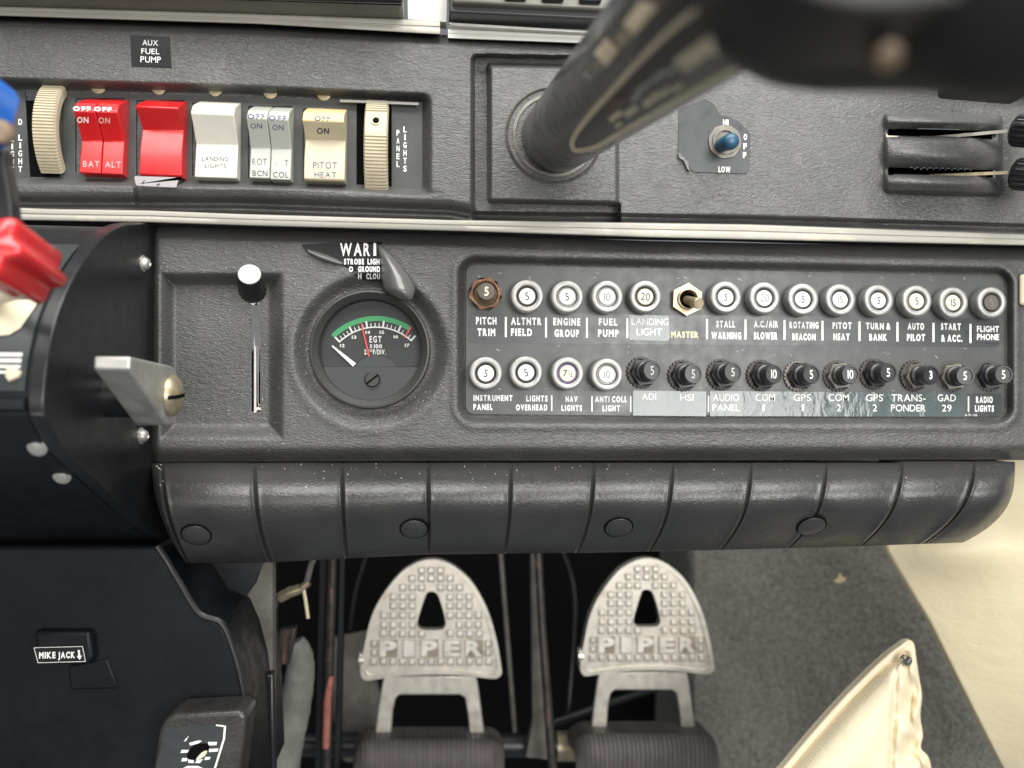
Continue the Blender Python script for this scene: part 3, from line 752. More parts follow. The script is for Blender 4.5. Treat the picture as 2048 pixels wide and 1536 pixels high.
mb = MB(); mb.pxprism(spline([(-40, 300), (6, 296), (10, 330), (19, 380), (24, 420), (22, 470), (-40, 470)], 5, True), 126, 120); obj('lever_arm', mb, 'blackplastic', blu, bevel=.8)

# ============================================================ LOWER PEDESTAL
ped = empty('pedestal', P(250, 1536, -25), label='large black pedestal below the throttle console, lower left corner', cat='control console')
edge = [(318, 1092), (338, 1122), (366, 1170), (402, 1226), (446, 1246), (470, 1300), (488, 1370), (496, 1440), (498, 1480), (504, 1640)]
mb = MB(); mb.pxprism([(-300, 1092), (-300, 1640)] + edge[::-1], -8, -90); obj('front_cover', mb, 'pedpaint', ped, bevel=2.2, seg=3)
es = spline(edge[:-1], 6)
mb = MB(); mb.tube([P(x_ - 3, y_, -8.2) for x_, y_ in es], .0017, 10); obj('edge_piping', mb, 'blackplastic', ped)
mb = MB(); mb.pxprism([(318, 1096), (346, 1106), (545, 1120), (546, 1640), (420, 1640), (420, 1240), (400, 1225)], -60, -70); obj('side_cover', mb, 'felt', ped, bevel=1)
mb = MB(); mb.pxprism([(346, 1108), (528, 1118), (512, 1165), (455, 1245), (420, 1232)], -57, -59); obj('black_gusset', mb, 'blackpaint', ped, bevel=.5)
mb = MB(); mb.pxprism([(490, 1360), (548, 1345), (552, 1640), (500, 1640)], -54, -60); obj('lower_duct', mb, 'blackplastic', ped, bevel=1.5)
mb = MB(); mb.pxprism([(66, 1262), (180, 1262), (188, 1318), (176, 1331), (76, 1328)], -3.2, -8.5); jb = obj('jack_box', mb, 'pedpaint', ped, bevel=2, seg=3)
mb = MB(); mb.pxprism([(135, 1331), (215, 1318), (238, 1378), (140, 1380)], -7.2, -9); obj('jack_socket', mb, 'pedpaint', ped, bevel=1.5)
lab = empty('jack_label', P(120, 1311, -3), label='small black label reading MIKE JACK with a white outline and arrow', cat='label')
mb = MB(); mb.pxprism([(68, 1295.5), (165, 1293), (171, 1323), (76, 1325.5)], -2.6, -3.1); obj('label_tape', mb, 'sticker', lab, smooth=False)
t = MB()
for a, b in (((68, 1295.5), (165, 1293)), ((165, 1293), (171, 1323)), ((171, 1323), (76, 1325.5)), ((76, 1325.5), (68, 1295.5))):
    t.tube([P(*a, -2.55), P(*b, -2.55)], .00014, 6)
text_px(t, 'MIKE', 78, 1304, 111, 1317, -2.48, 'h', tilt=-.02); text_px(t, 'JACK', 116, 1303.5, 150, 1316.5, -2.48, 'h', tilt=-.02)
t.pxprism([(155.5, 1300), (156.5, 1312), (153, 1312), (159.5, 1320), (164, 1311), (160.5, 1311.5), (159.5, 1300)], -2.48, -2.54)
obj('lettering', t, 'white', lab, smooth=False)
sel = empty('selector_plate', P(400, 1500, 5), label='dark selector plate with white tick marks at the bottom of the pedestal', cat='selector plate')
mb = MB(); mb.pxprism([(330, 1438), (350, 1428), (480, 1421), (494, 1432), (492, 1452), (470, 1640), (290, 1640), (318, 1460)], 12, -8); obj('selector_block', mb, 'selpaint', sel, bevel=4, seg=4)
mb = MB(); mb.pxprism([(330, 1455), (452, 1449), (447, 1460), (400, 1640), (290, 1640)], 12.3, 12); obj('plate', mb, 'legendstrip', sel, smooth=False)
t = MB(); DD = 12.4
for pl in ([(448, 1451), (452, 1452), (450, 1478), (432, 1536), (428, 1536), (446, 1477)], [(432, 1449), (449, 1451), (449, 1454), (432, 1452)], [(378, 1486), (396, 1481), (404, 1482), (396, 1487), (380, 1491)], [(416, 1484), (434, 1484), (433, 1490), (417, 1491)], [(418, 1498), (437, 1497), (435, 1503), (418, 1504)],
           [(363, 1500), (378, 1500), (376, 1505), (361, 1506)], [(364, 1516), (375, 1516), (374, 1522), (363, 1523)], [(376, 1519), (386, 1517), (388, 1526), (377, 1526)], [(390, 1526), (394, 1520), (406, 1518), (400, 1526)], [(410, 1514), (421, 1514), (419, 1519), (409, 1520)], [(375, 1474), (378, 1471), (372, 1482), (367, 1483)],
           [(366, 1536), (375, 1532), (395, 1532), (406, 1536)]):
    t.pxprism(pl, DD, DD - .06)
obj('white_mark', t, 'white', sel, smooth=False)
t = MB(); t.pxprism(spline([(394, 1488), (416, 1488), (418, 1500), (408, 1510), (396, 1518), (384, 1520), (374, 1516), (378, 1500)], 4, True), DD, DD - .05); obj('slot_opening', t, 'rubberblack', sel, smooth=False)
t = MB(); t.pxprism(spline([(404, 1505), (414, 1502), (409, 1512), (395, 1520), (393, 1517)], 4, True), DD + .3, DD); obj('paper_scrap', t, 'labelcream', sel, smooth=False)

# ============================================================ FOOTWELL
PDp = -200
def off(pts, dx=0, dy=0): return [(a + dx, b + dy) for a, b in pts]
OUT = spline([(860, 1119), (832, 1126), (800, 1147), (764, 1192), (742, 1236), (729, 1290), (721, 1335), (722, 1352), (732, 1361), (752, 1359), (800, 1352), (860, 1349), (920, 1350), (970, 1356), (992, 1357), (1002, 1350), (1003, 1336), (993, 1279), (976, 1222), (947, 1168), (915, 1137), (886, 1122)], 5, True)
HOLE = spline([(862, 1183), (872, 1186), (880, 1200), (891, 1242), (888, 1256), (876, 1260), (850, 1260), (838, 1256), (835, 1243), (848, 1200), (854, 1186)], 4, True)
c = np.array([862, 1250.])
INN = [tuple(c + (np.array(p) - c) * [.925, .915]) for p in OUT]
rp = empty('rudder_pedal', P(862, 1450, PDp), label='left rudder pedal with a bare metal toe plate and ribbed rubber pad', cat='pedal', group='rudder pedals')
def build_pedal(rp):
    mb = MB(); mb.pxprism(OUT, PDp, PDp - 7, holes=[HOLE]); plate_o = obj('toe_plate', mb, 'pedal', rp, bevel=.8, seg=2)
    mb = MB(); mb.pxprism([tuple(c + (np.array(p) - c) * .998) for p in OUT], PDp + 1.6, PDp - .5, holes=[INN]); obj('rim', mb, 'pedal', plate_o, bevel=.8, seg=2)
    mb = MB(); inh = np.array(HOLE)
    def near_hole(x_, y_): return np.hypot(inh[:, 0] - x_, inh[:, 1] - y_).min() < 9 or (1183 < y_ < 1260 and abs(x_ - 863) < 4 + (y_ - 1180) * .33)
    rows = [(1324, 13), (1268, 11), (1250, 11), (1231, 11), (1212, 9), (1194, 9), (1175, 7), (1157, 5), (1141, 3)]
    for (yy, n) in rows:
        for i in range(n):
            xx = 862 + (i - (n - 1) / 2) * 19.2 * (1 if yy > 1260 else .985)
            if near_hole(xx, yy): continue
            mb.pxprism(quad(xx - 5.6, yy - 5.2, xx + 5.6, yy + 5.2, 0), PDp + 1.6, PDp - .2)
    for xx in (748, 976):
        for yy in (1288, 1306): mb.pxprism(quad(xx - 4.5, yy - 5, xx + 4.5, yy + 5, 0), PDp + .9, PDp - .2)
    gm = MB()
    for (yy, n) in rows + [(1288, 0), (1306, 0)]:
        for xx in ([862 + (i - (n - 1) / 2) * 19.2 * (1 if yy > 1260 else .985) for i in range(n)] or [748, 976]):
            if not near_hole(xx, yy): gm.pxprism(quad(xx - 7.4, yy - 6.8, xx + 7.4, yy + 7.2, 0), PDp + .12, PDp - .1)
    for (a, b) in ((759, 793), (807, 829), (842, 875), (888, 920), (931, 964)): gm.pxprism(quad(a - 2, 1279, b + 2, 1315.5, 0), PDp + .12, PDp - .1)
    obj('grime_relief', gm, 'grime_relief', plate_o, smooth=False)
    obj('tread_stud', mb, 'studmetal', plate_o, bevel=.55, seg=2)
    mb = MB()
    for (ch_, a, b) in (('P', 759, 793), ('I', 807, 829), ('P', 842, 875), ('E', 888, 920), ('R', 931, 964)):
        if ch_ == 'I': mb.pxprism(quad(a, 1281, b, 1313, 0), PDp + 1.5, PDp - .2); continue
        v, f = GL[('h', ch_)]; v = (v - v.min(0)) / (v.max(0) - v.min(0))
        fr_ = PN(a + v[:, 0] * (b - a), 1313 - v[:, 1] * 32, PDp + 1.5); bk_ = fr_.copy(); bk_[:, 1] += .0015
        n = len(v); es_ = {}
        for q in f:
            for i in range(len(q)): es_[(q[i], q[(i + 1) % len(q)])] = 1
        sides = [(i, i + n, j + n, j) for (i, j) in es_ if (j, i) not in es_]
        mb.add(fr_.tolist() + bk_.tolist(), list(f) + sides)
    obj('raised_lettering', mb, 'studmetal', plate_o, angle=30)
    # bracket
    br = [(768, 1352), (764, 1368), (756, 1420), (747, 1490), (781, 1490), (786, 1420), (792, 1396), (800, 1390), (920, 1390), (930, 1396), (936, 1430), (941, 1490), (972, 1490), (964, 1430), (956, 1368), (952, 1352)]
    mb = MB(); mb.pxprism(br, PDp - 7.2, PDp - 11); obj('bracket', mb, 'pedal', rp, bevel=1.0, seg=2)
    mb = MB(); mb.tube([P(719, 1318, PDp - 4), P(728, 1318, PDp - 4)], .006, 20); obj('pivot_pin', mb, 'screw', rp)
    # ribbed rubber pad: rounded block
    xs_ = np.arange(706, 1010, 1.5); rows = []
    tv = np.linspace(0, 1, 30)
    for t_ in tv:
        a = t_ * math.pi * .75
        yy = 1476 + 90 * (1 - math.cos(a)) * .62; dd = -PDp * 0 + PDp + 2 + 13 * math.sin(a)
        e = np.clip((np.abs(xs_ - 858) - 118) / 34., 0, 1)
        yrow = yy + 34 * (1 - np.sqrt(np.maximum(0, 1 - e ** 2))) * (1 - t_) ** .5 + 0 * xs_
        rib = 1.3 * (np.cos(2 * math.pi * (xs_ - 858) / 9.6) > 0) * np.clip(1 - np.abs(xs_ - 858) / 140., .0, 1) ** .1
        rows.append(PN(xs_, yrow, dd + rib - 9 * e ** 2))
    b0 = rows[0].copy(); b0[:, 1] += .02; rows = [b0] + rows
    mb = MB(); mb.grid(rows); obj('rubber_pad', mb, 'rubber', rp, angle=40)
build_pedal(rp)
rp2 = dup(rp); rp2.location = Vector(rp.location) + (P(1293, 1250, PDp) - P(862, 1256, PDp)); tag(rp2, 'right rudder pedal with metal toe plate, standing beside the carpet')

def rod(name, pts, r, m, label, cat, **kw):
    mb = MB(); mb.tube(pts, r, 16); return obj(name, mb, m, label=label, cat=cat, **kw)
r1 = empty('control_rod', P(655, 1536, -190), label='black upright rod with a red paint streak left of the pedals', cat='control rod', group='upright rods in the footwell')
mb = MB(); mb.tube([P(667, 1060, -190), P(660, 1300, -190), P(652, 1600, -190)], .0033, 14); obj('shaft', mb, 'rod', r1)
mb = MB(); mb.tube([P(661.5, 1352, -188.5), P(655.5, 1400, -188.5), P(652.5, 1495, -188.5)], [.002, .0028, .0026], 10); obj('red_streak', mb, 'redrod', r1)
mb = MB(); mb.pxprism([(640, 1080), (655, 1080), (644, 1620), (628, 1620)], -196, -210); obj('flange', mb, 'blackpaint', r1, bevel=.6)
mb = MB(); mb.pxprism([(680, 1080), (690, 1080), (682, 1480), (672, 1620), (664, 1620)], -198, -206); obj('flange', mb, 'blackpaint', r1, bevel=.6)
r2 = empty('control_rod', P(1108, 1536, -190), label='rust-spotted upright rod between the two pedals', cat='control rod', group='upright rods in the footwell')
mb = MB(); mb.tube([P(1074, 1060, -200), P(1084, 1250, -197), P(1110, 1600, -190)], [.0029, .0031, .0036], 14); obj('shaft', mb, 'rod', r2)
mb = MB(); mb.pxprism([(1062, 1080), (1070, 1080), (1092, 1460), (1096, 1520), (1052, 1515), (1066, 1440)], -214, -222); obj('flange', mb, 'felt', r2, bevel=.6)
ct = empty('pedal_shaft', P(1100, 1490, -235), label='dark cross shaft with a tan sleeve behind the pedal pads', cat='shaft')
mb = MB(); mb.tube([P(600, 1488, -235), P(1330, 1492, -235)], .009, 20); obj('tube', mb, 'blackplastic', ct)
mb = MB(); mb.tube([P(1112, 1492, -235), P(1165, 1492, -235)], .0112, 20); obj('sleeve', mb, 'brass', ct)
mb = MB(); hp = spline([(588, 1285), (600, 1310), (600, 1350), (588, 1420), (570, 1490), (545, 1640)], 6)
mb.tube([P(x_, y_, -150) for x_, y_ in hp], [.007 + .005 * min(1, i / 26.) + .0002 * math.sin(i * 2.2) for i in range(len(hp))], 18)
obj('air_hose', mb, 'hose', label='grey fabric hose running down beside the pedestal', cat='hose')
lk = empty('linkage_bracket', P(575, 1250, -120), label='dark bracket with a brass fitting hanging in the footwell gap beside the pedestal', cat='linkage')
mb = MB(); mb.pxprism([(546, 1195), (558, 1185), (552, 1230), (556, 1340), (548, 1440), (542, 1440)], -110, -116); obj('strap', mb, 'blackplastic', lk, bevel=.6)
mb = MB(); mb.pxprism([(558, 1260), (592, 1255), (584, 1300), (578, 1330), (552, 1330)], -120, -128); obj('mounting_plate', mb, 'rod', lk, bevel=1)
mb = MB(); mb.tube([P(558, 1196, -112), P(580, 1184, -112), P(600, 1178, -112)], [.0032, .0034, .003], 12); mb.tube([P(596, 1182, -112), P(618, 1164, -112)], .0022, 10); obj('fitting', mb, 'brass', lk)
mb = MB(); mb.tube([P(612, 1168, -112), P(622, 1130, -115), P(640, 1090, -120)], .0018, 8); obj('cable', mb, 'felt', lk)
mb = MB(); mb.tube([P(606, 1172, -112), P(611, 1200, -112), P(616, 1236, -114)], .0011, 8); obj('wire', mb, 'leather', lk)

for (nm, pts_, rr_, mm_, lb_) in (('heat_duct', [(690, 1270, -300), (705, 1370, -290), (735, 1500, -285)], .021, 'felt', 'grey duct between the red-streaked rod and the left pedal'),
        ('cable', [(740, 1090, -330), (712, 1180, -320), (700, 1260, -310)], .0016, 'blackplastic', 'thin black cable hanging behind the left pedal top'),
        ('cable', [(1000, 1090, -330), (1012, 1240, -325), (1030, 1470, -300)], .0018, 'felt', 'thin grey cable hanging left of the rust-spotted rod'),
        ('cable', [(1120, 1090, -330), (1150, 1200, -325), (1135, 1440, -300)], .0022, 'blackplastic', 'black cable hanging right of the rust-spotted rod'),
        ('support_tube', [(1090, 1452, -270), (1190, 1416, -280), (1330, 1370, -300)], .003, 'blackplastic', 'slanting thin tube behind the right pedal bracket')):
    mb = MB(); mb.tube([P(*p_) for p_ in spline(pts_, 6)], rr_, 14); obj(nm, mb, mm_, label=lb_, cat=nm.replace('_', ' '))
# cream side panel and pouch
LE = [(930, 1640), (1086, 1770 - 4), (1105, 1772), (1170, 1812), (1240, 1855), (1330, 1900), (1430, 1950), (1536, 2004), (1640, 2052)]
ys_ = np.arange(900, 1660, 6.); rows = []
xl = np.interp(ys_, [p[0] for p in LE], [p[1] for p in LE])
for y_, x_l in zip(ys_, xl):
    tt = np.linspace(0, 1, 60) ** 1.15; X = x_l + tt * (2330 - x_l)
    dd = -105 + 80 * tt + 10 * np.exp(-(((X - 1900) / 120.) ** 2 + ((y_ - 1105) / 45.) ** 2)) + 2.0 * np.sin(X / 70. + y_ / 90.) * tt
    dd = dd - 9 * (1 - np.clip(tt / .008, 0, 1)) ** 2 * .5
    rows.append(PN(X, np.full_like(X, y_), dd))
V = np.array(rows); f0 = V[:, :1].copy(); f0[..., 1] += .0025; mb = MB(); mb.grid(np.concatenate([f0, V], 1))
obj('side_trim_panel', mb, 'leather', angle=70, label='smooth cream leather cabin side panel in the lower right corner', cat='side panel')
mb = MB(); mb.pxprism(rpoly([(2043, 548), (2043, 610), (2120, 612), (2120, 545)], 7), 3, .5)
obj('cream_trim', mb, 'cream', bevel=1.5, label='sliver of a cream plastic fitting at the right edge beside the breaker rows', cat='trim piece')

po = empty('map_pouch', P(1750, 1536, -45), label='puffy cream leather pouch with a snap stud standing on the carpet', cat='pouch')
OL = spline([(1515, 1590), (1566, 1530), (1625, 1460), (1690, 1388), (1760, 1319), (1796, 1291), (1816, 1280), (1828, 1288), (1833, 1318), (1838, 1352), (1844, 1392), (1841, 1432), (1846, 1470), (1842, 1496), (1858, 1516), (1866, 1560), (1870, 1620), (1540, 1640)], 6, True)
poly = np.array(OL)
def inside_dist(x_, y_):
    a = poly; b = np.roll(poly, -1, 0); px_ = x_[..., None]; py_ = y_[..., None]
    e = b - a; wx = px_ - a[:, 0]; wy = py_ - a[:, 1]; t_ = np.clip((wx * e[:, 0] + wy * e[:, 1]) / (e ** 2).sum(1), 0, 1)
    dist = np.hypot(wx - t_ * e[:, 0], wy - t_ * e[:, 1]).min(-1)
    return dist
cen = np.array([1735., 1520.]); rows = []
for s_ in np.concatenate([np.linspace(0, .8, 26), np.linspace(.82, 1, 16)]):
    q = cen + (poly - cen) * s_; dist = inside_dist(q[:, 0], q[:, 1])
    h = -56 + 3.5 * (1 - np.exp(-dist / 2.5)) + 15 * (1 - np.exp(-np.maximum(dist - 20, 0) / 30.)) + (1990 - q[:, 0]) * -.03
    # hem along the left edge, folds along the right edge
    dl = dist; leftness = np.clip((1760 - q[:, 0] + (1320 - q[:, 1]) * -.9) / 60., 0, 1)
    h = h - 1.6 * np.exp(-((dist - 20) / 3.) ** 2)
    fold = np.clip((q[:, 0] - 1775) / 60., 0, 1)
    h = h + fold * (4.2 * np.sin(q[:, 1] / 17. + q[:, 0] / 14.) + 1.2 * np.sin(q[:, 1] / 6.4 - q[:, 0] / 9.)) * np.clip(dist / 12., 0, 1)
    h = h - 4.5 * np.exp(-((q[:, 0] - 1790 + (q[:, 1] - 1400) * .05) / 6.) ** 2) * np.clip((q[:, 1] - 1330) / 30., 0, 1)
    rows.append(PN(q[:, 0], q[:, 1], h))
V = np.array(rows); last = V[-1:].copy(); last[..., 1] += .003; mb = MB(); mb.grid(np.concatenate([V, last]), closeu=True)
obj('pouch_body', mb, 'pouch', po, angle=80)
cs = P(1814, 1321, -52.5); mb = MB(); mb.lathe(cs, (.1, -1, .05), [(.0031, -.002), (.0031, .0006), (.0026, .0011), (.0018, .0010), (.0014, .0002)], 28, rmod=None); obj('snap_stud', mb, 'chrome', po)
mb = MB()
for i in range(46):
    t_ = i / 45.; x_ = 1806 - t_ * 216; y_ = 1308 + t_ * 246 - 10 * math.sin(t_ * math.pi)
    mb.tube([P(x_ + 4, y_ + 4, -51), P(x_ + 1.6, y_ + 6.8, -51)], .0004, 6)
obj('stitching', mb, 'stitch', po)
mb = MB(); mb.pxprism(spline([(1668, 1160), (1675, 1158), (1680, 1146), (1684, 1152), (1693, 1157), (1688, 1163), (1676, 1166)], 3, True), -180, -181); 
obj('leaf_scrap', mb, 'leaf', label='small dry tan scrap lying on the dark carpet', cat='debris')

# ============================================================ SWITCHES
def zat(py, mm): return P(850, py, mm).z
def rocker(x0, x1, yt, yr, yv, yb, body_m, label, marks, cap_m=None, y2=None, tilt=.02, group='rocker switches in the recess'):
    base = 2.0; cxm = (x0 + x1) / 2
    root = empty('rocker_switch', P(cxm, yb, pd), label=label, cat='switch', group=group)
    xa, xb = P(x0, yb, base).x, P(x1, yb, base).x
    # profile points: pixel row and height; z from the true pixel at that height
    pr = [(yt - 2, -3.5), (yt + 4, 5.5), (yt + 8, 9.0), (yr - 3, 11.2), (yr + 1, 11.0), ((yr + yv) / 2, 6.6), (yv, 2.6)]
    if y2: pr += [(y2, 5.0), (yb - 4, 5.6), (yb, 4.6)]
    else: pr += [(yv + 3, 2.75), (yb - 1, 4.4), (yb, 3.8)]
    pts = [(-h / 1000., P(cxm, y_, h).z) for y_, h in pr] + [(.004, P(cxm, yb, 4).z)]
    if pts[0][0] > 0: pass
    mb = MB(); lo = [Vector((xb, a, b)) for a, b in pts]; mb.prism([lo], (xa - xb, 0, 0))
    if cap_m:
        for i, f in enumerate(mb.f):
            cz = sum(mb.v[j][2] for j in f) / len(f)
            if len(f) == 4 and cz > pts[4][1] - .0001: mb.m[i] = 1
    obj('rocker', mb, [body_m] + ([cap_m] if cap_m else []), root, bevel=.45, seg=2, angle=25)
    zs = [b for a, b in pts[:-1]][::-1]; hs = [a for a, b in pts[:-1]][::-1]
    def fn(px, py):      # project lettering onto the curved face
        px = np.asarray(px, float); py = np.asarray(py, float); o_ = np.array([0, -D, 0.]); r = ray(px, py)
        yy = np.full(px.shape, -.004)
        for _ in range(12):
            t_ = (yy + D) / r[..., 1]; z = r[..., 2] * t_; yy = np.interp(z, zs, hs) - .00013
        t_ = (yy + D) / r[..., 1]; p = r * t_[..., None]; p[..., 1] -= D
        return p
    if marks:
        by = {}
        for (s, a, b, c_, d_, wt, mm_) in marks: by.setdefault(mm_, []).append((s, a, b, c_, d_, wt))
        for mm_, ls in by.items():
            t = MB()
            for (s, a, b, c_, d_, wt) in ls: text_px(t, s, a, b, c_, d_, 0, wt, tilt=tilt, fn=fn, gap=.2)
            obj('lettering', t, mm_, root, smooth=False)
    return root
rocker(163, 205.5, 199, 224, 282, 347, 'red', 'red rocker half lettered BAT, left of the red ALT half', [('OFF', 146, 213, 181, 222, 'h', 'white'), ('ON', 154, 234, 177, 246, 'b', 'white'), ('BAT', 166, 322, 199, 334, 'r', 'pinkprint')])
rocker(206.5, 249, 200, 225, 283, 349, 'red', 'red rocker half lettered ALT, right of the red BAT half', [('OFF', 188, 214, 223, 222.5, 'h', 'white'), ('ON', 197, 235, 220, 247, 'b', 'pinkprint'), ('ALT', 210, 323, 242, 335, 'r', 'pinkprint')])
rocker(284, 368, 202, 217, 260, 353, 'red', 'plain red rocker switch without readable lettering, above the silver tag', [], y2=298)
rocker(392, 476, 205, 229, 290, 356, 'ivory', 'white rocker switch lettered LANDING LIGHTS', [('LANDING', 404, 313, 456, 322, 'r', 'ink'), ('LIGHTS', 410, 327, 452.5, 335.5, 'r', 'ink')])
rocker(501, 541.2, 214, 238, 297, 357, 'greyplastic', 'grey rocker half lettered ROT BCN', [('OFF', 495, 228, 529, 238, 'b', 'bluegrey'), ('ON', 501, 247, 524, 257, 'r', 'bluegrey'), ('ROT', 504, 317, 534, 330, 'r', 'greyink'), ('BCN', 505, 341, 535, 352, 'r', 'ink')])
rocker(542.4, 583, 216, 240, 299, 360, 'greyplastic', 'grey rocker half with worn lettering above COL', [('OFF', 537, 231, 572, 241, 'b', 'bluegrey'), ('ON', 545, 250, 567, 260, 'r', 'bluegrey'), ('A', 546, 320, 556, 332, 'r', 'dimwhite'), ('T', 569, 320, 577, 332, 'r', 'greyink'), ('COL', 546, 344, 577, 355, 'r', 'ink')])
rocker(610, 691, 218, 243, 281, 362, 'cream', 'yellowed cream rocker switch lettered PITOT HEAT', [('OFF', 628.5, 232.5, 660.7, 241.5, 'b', 'bluegrey'), ('ON', 634, 256, 658, 268, 'b', 'ink'), ('PITOT', 626, 324, 674, 337, 'r', 'bluegrey'), ('HEAT', 629, 344, 673, 355, 'r', 'bluegrey')], cap_m='amber', y2=318)

def thumbwheel(x0, x1, ytop, ybot, label, hole_=False, shade=0):
    cy = (ytop + ybot) / 2; root = empty('thumbwheel', P((x0 + x1) / 2, ybot, pd), label=label, cat='thumbwheel', group='dimmer thumbwheels')
    zt, zb = P(850, ytop, 5).z, P(850, ybot, 5).z
    half = (zt - zb) / 2; bulge = .0068; R_ = (half * half + bulge * bulge) / (2 * bulge); cyy = -(.0015 + bulge) + R_ ; zc = (zt + zb) / 2
    xa, xb = P(x0, cy, 8).x, P(x1, cy, 8).x; A0 = math.asin(min(1, half / R_)) * 1.15
    n = 31 * 8; rows = []
    for i in range(n + 1):
        a = -A0 + 2 * A0 * i / n; tooth = .00055 * (1 if (i % 8) < 5 else -.2)
        if hole_ and .56 < i / n < .82: tooth = .0003
        row = []
        for (x_, dr) in ((xa, -.004), (xa, -.0009), (xa + .0007, 0), (xb - .0007, 0), (xb, -.0009), (xb, -.004)):
            rr = R_ + dr + (tooth if dr == 0 else 0); row.append(Vector((x_, cyy - rr * math.cos(a), zc + rr * math.sin(a))))
        rows.append(row)
    mb = MB(); mb.grid(rows, flip=True); wo = obj('wheel', mb, 'wheel', root, angle=30)
    mb = MB(); mb.pxprism([(x0 - 13, ytop - 2), (x0 - 13, ybot + 5), (x1 + 9, ybot + 5), (x1 + 9, ytop - 2)], pd - .9, pd - 1.2); obj('opening', mb, 'rubberblack', root, smooth=False)
    if hole_:
        a = .42 * A0; q = Vector(((xa + xb) / 2, cyy - (R_ + .0004) * math.cos(a), zc + (R_ + .0004) * math.sin(a)))
        mb = MB(); mb.lathe(q, (0, -math.cos(a), math.sin(a)), [(.0026, -.0005), (.0025, .0003), (.0018, .0002), (.0016, -.001)], 24); obj('screw_hole', mb, 'wheel', wo)
        mb = MB(); mb.lathe(q, (0, -math.cos(a), math.sin(a)), [(.0015, .0001)], 20); obj('hole', mb, 'rubberblack', wo)
thumbwheel(62, 110, 203, 354, 'ribbed tan dimmer thumbwheel between the blue knob and red rocker')
thumbwheel(727, 775, 208, 374, 'ribbed tan dimmer thumbwheel with a screw hole, beside PANEL LIGHTS lettering', True)
# silver tag under the red switch
mb = MB(); mb.pxprism(rpoly([(268, 352), (272, 371), (352, 375), (364, 358), (362, 355)], 4), 9.4, 8.6); 
obj('metal_tag', mb, 'tag', bevel=.3, label='scratched silver tag stuck to the lip under the plain red rocker', cat='tag')
# AUX FUEL PUMP sticker
st = empty('sticker', P(302, 135, UB + .2), label='black sticker with white AUX FUEL PUMP letters above the switches', cat='sticker')
mb = MB(); mb.pxprism([(260.7, 70), (263, 132), (343, 135), (339, 74)], UB + .35, UB + .05); obj('tape', mb, 'sticker', st, smooth=False)
t = MB(); text_px(t, 'AUX', 285, 80, 316, 91, UB + .45, 'r'); text_px(t, 'FUEL', 282.7, 97, 318.7, 108, UB + .45, 'r'); text_px(t, 'PUMP', 281, 113, 321.6, 125, UB + .45, 'r'); obj('lettering', t, 'white', st, smooth=False)

# toggle switch with blue cap and torn placard
tp = empty('placard', P(1430, 345, UB), label='torn black placard lettered HI OFF LOW around the blue toggle', cat='placard')
mb = MB(); pl = [(1358, 218), (1356, 300), (1360, 312), (1372, 318), (1382, 340), (1388, 344), (1440, 346), (1494, 347), (1500, 335), (1501, 266), (1478, 244), (1455, 232), (1442, 231), (1428, 208), (1410, 197)]
mb.pxprism(pl, UB + .4, UB); obj('plate', mb, 'legendstrip', tp, bevel=.1)
t = MB(); text_px(t, 'HI', 1446, 239, 1457, 250, UB + .5, 'h'); text_px(t, 'LOW', 1437, 333, 1461, 345, UB + .5, 'h')
for i, y_ in enumerate((268, 286.5, 304)): text_px(t, 'OFF'[i], 1487.5 - i * .8, y_, 1494 - i * .8, y_ + 12, UB + .5, 'h')
obj('lettering', t, 'white', tp, smooth=False)
mb = MB(); mb.pxprism([(1356, 304), (1366, 313), (1376, 322), (1381, 343), (1374, 338), (1368, 322), (1358, 316)], UB + 1.6, UB + .6); obj('curled_corner', mb, 'tapeback', tp, bevel=.2)
tg_ = empty('toggle_switch', P(1450, 283, UB), label='toggle switch with a dark blue rubber cap on the torn placard', cat='switch')
mb = MB(); c = P(1449, 284, UB + .4); mb.lathe(c, (0, -1, 0), [(.0084, 0), (.0083, .0008), (.0066, .001), (.0065, .0016), (.0052, .0018), (.005, .0006), (.003, .0004)], 48, rmod=lambda a, h: 1 + (.02 * math.sin(40 * a) if h < .0012 else 0)); obj('knurled_nut', mb, 'ringgrey', tg_)
a_, b_ = P(1441, 291, UB + 1.5), P(1466, 281, UB + 15); mb = MB(); mb.tube([a_, a_.lerp(b_, .4), a_.lerp(b_, .8), a_.lerp(b_, .92), b_, b_ + (b_ - a_) * .03], [.0032, .0036, .0040, .0037, .0026, .0009], 24); obj('cap', mb, 'bluecap', tg_)

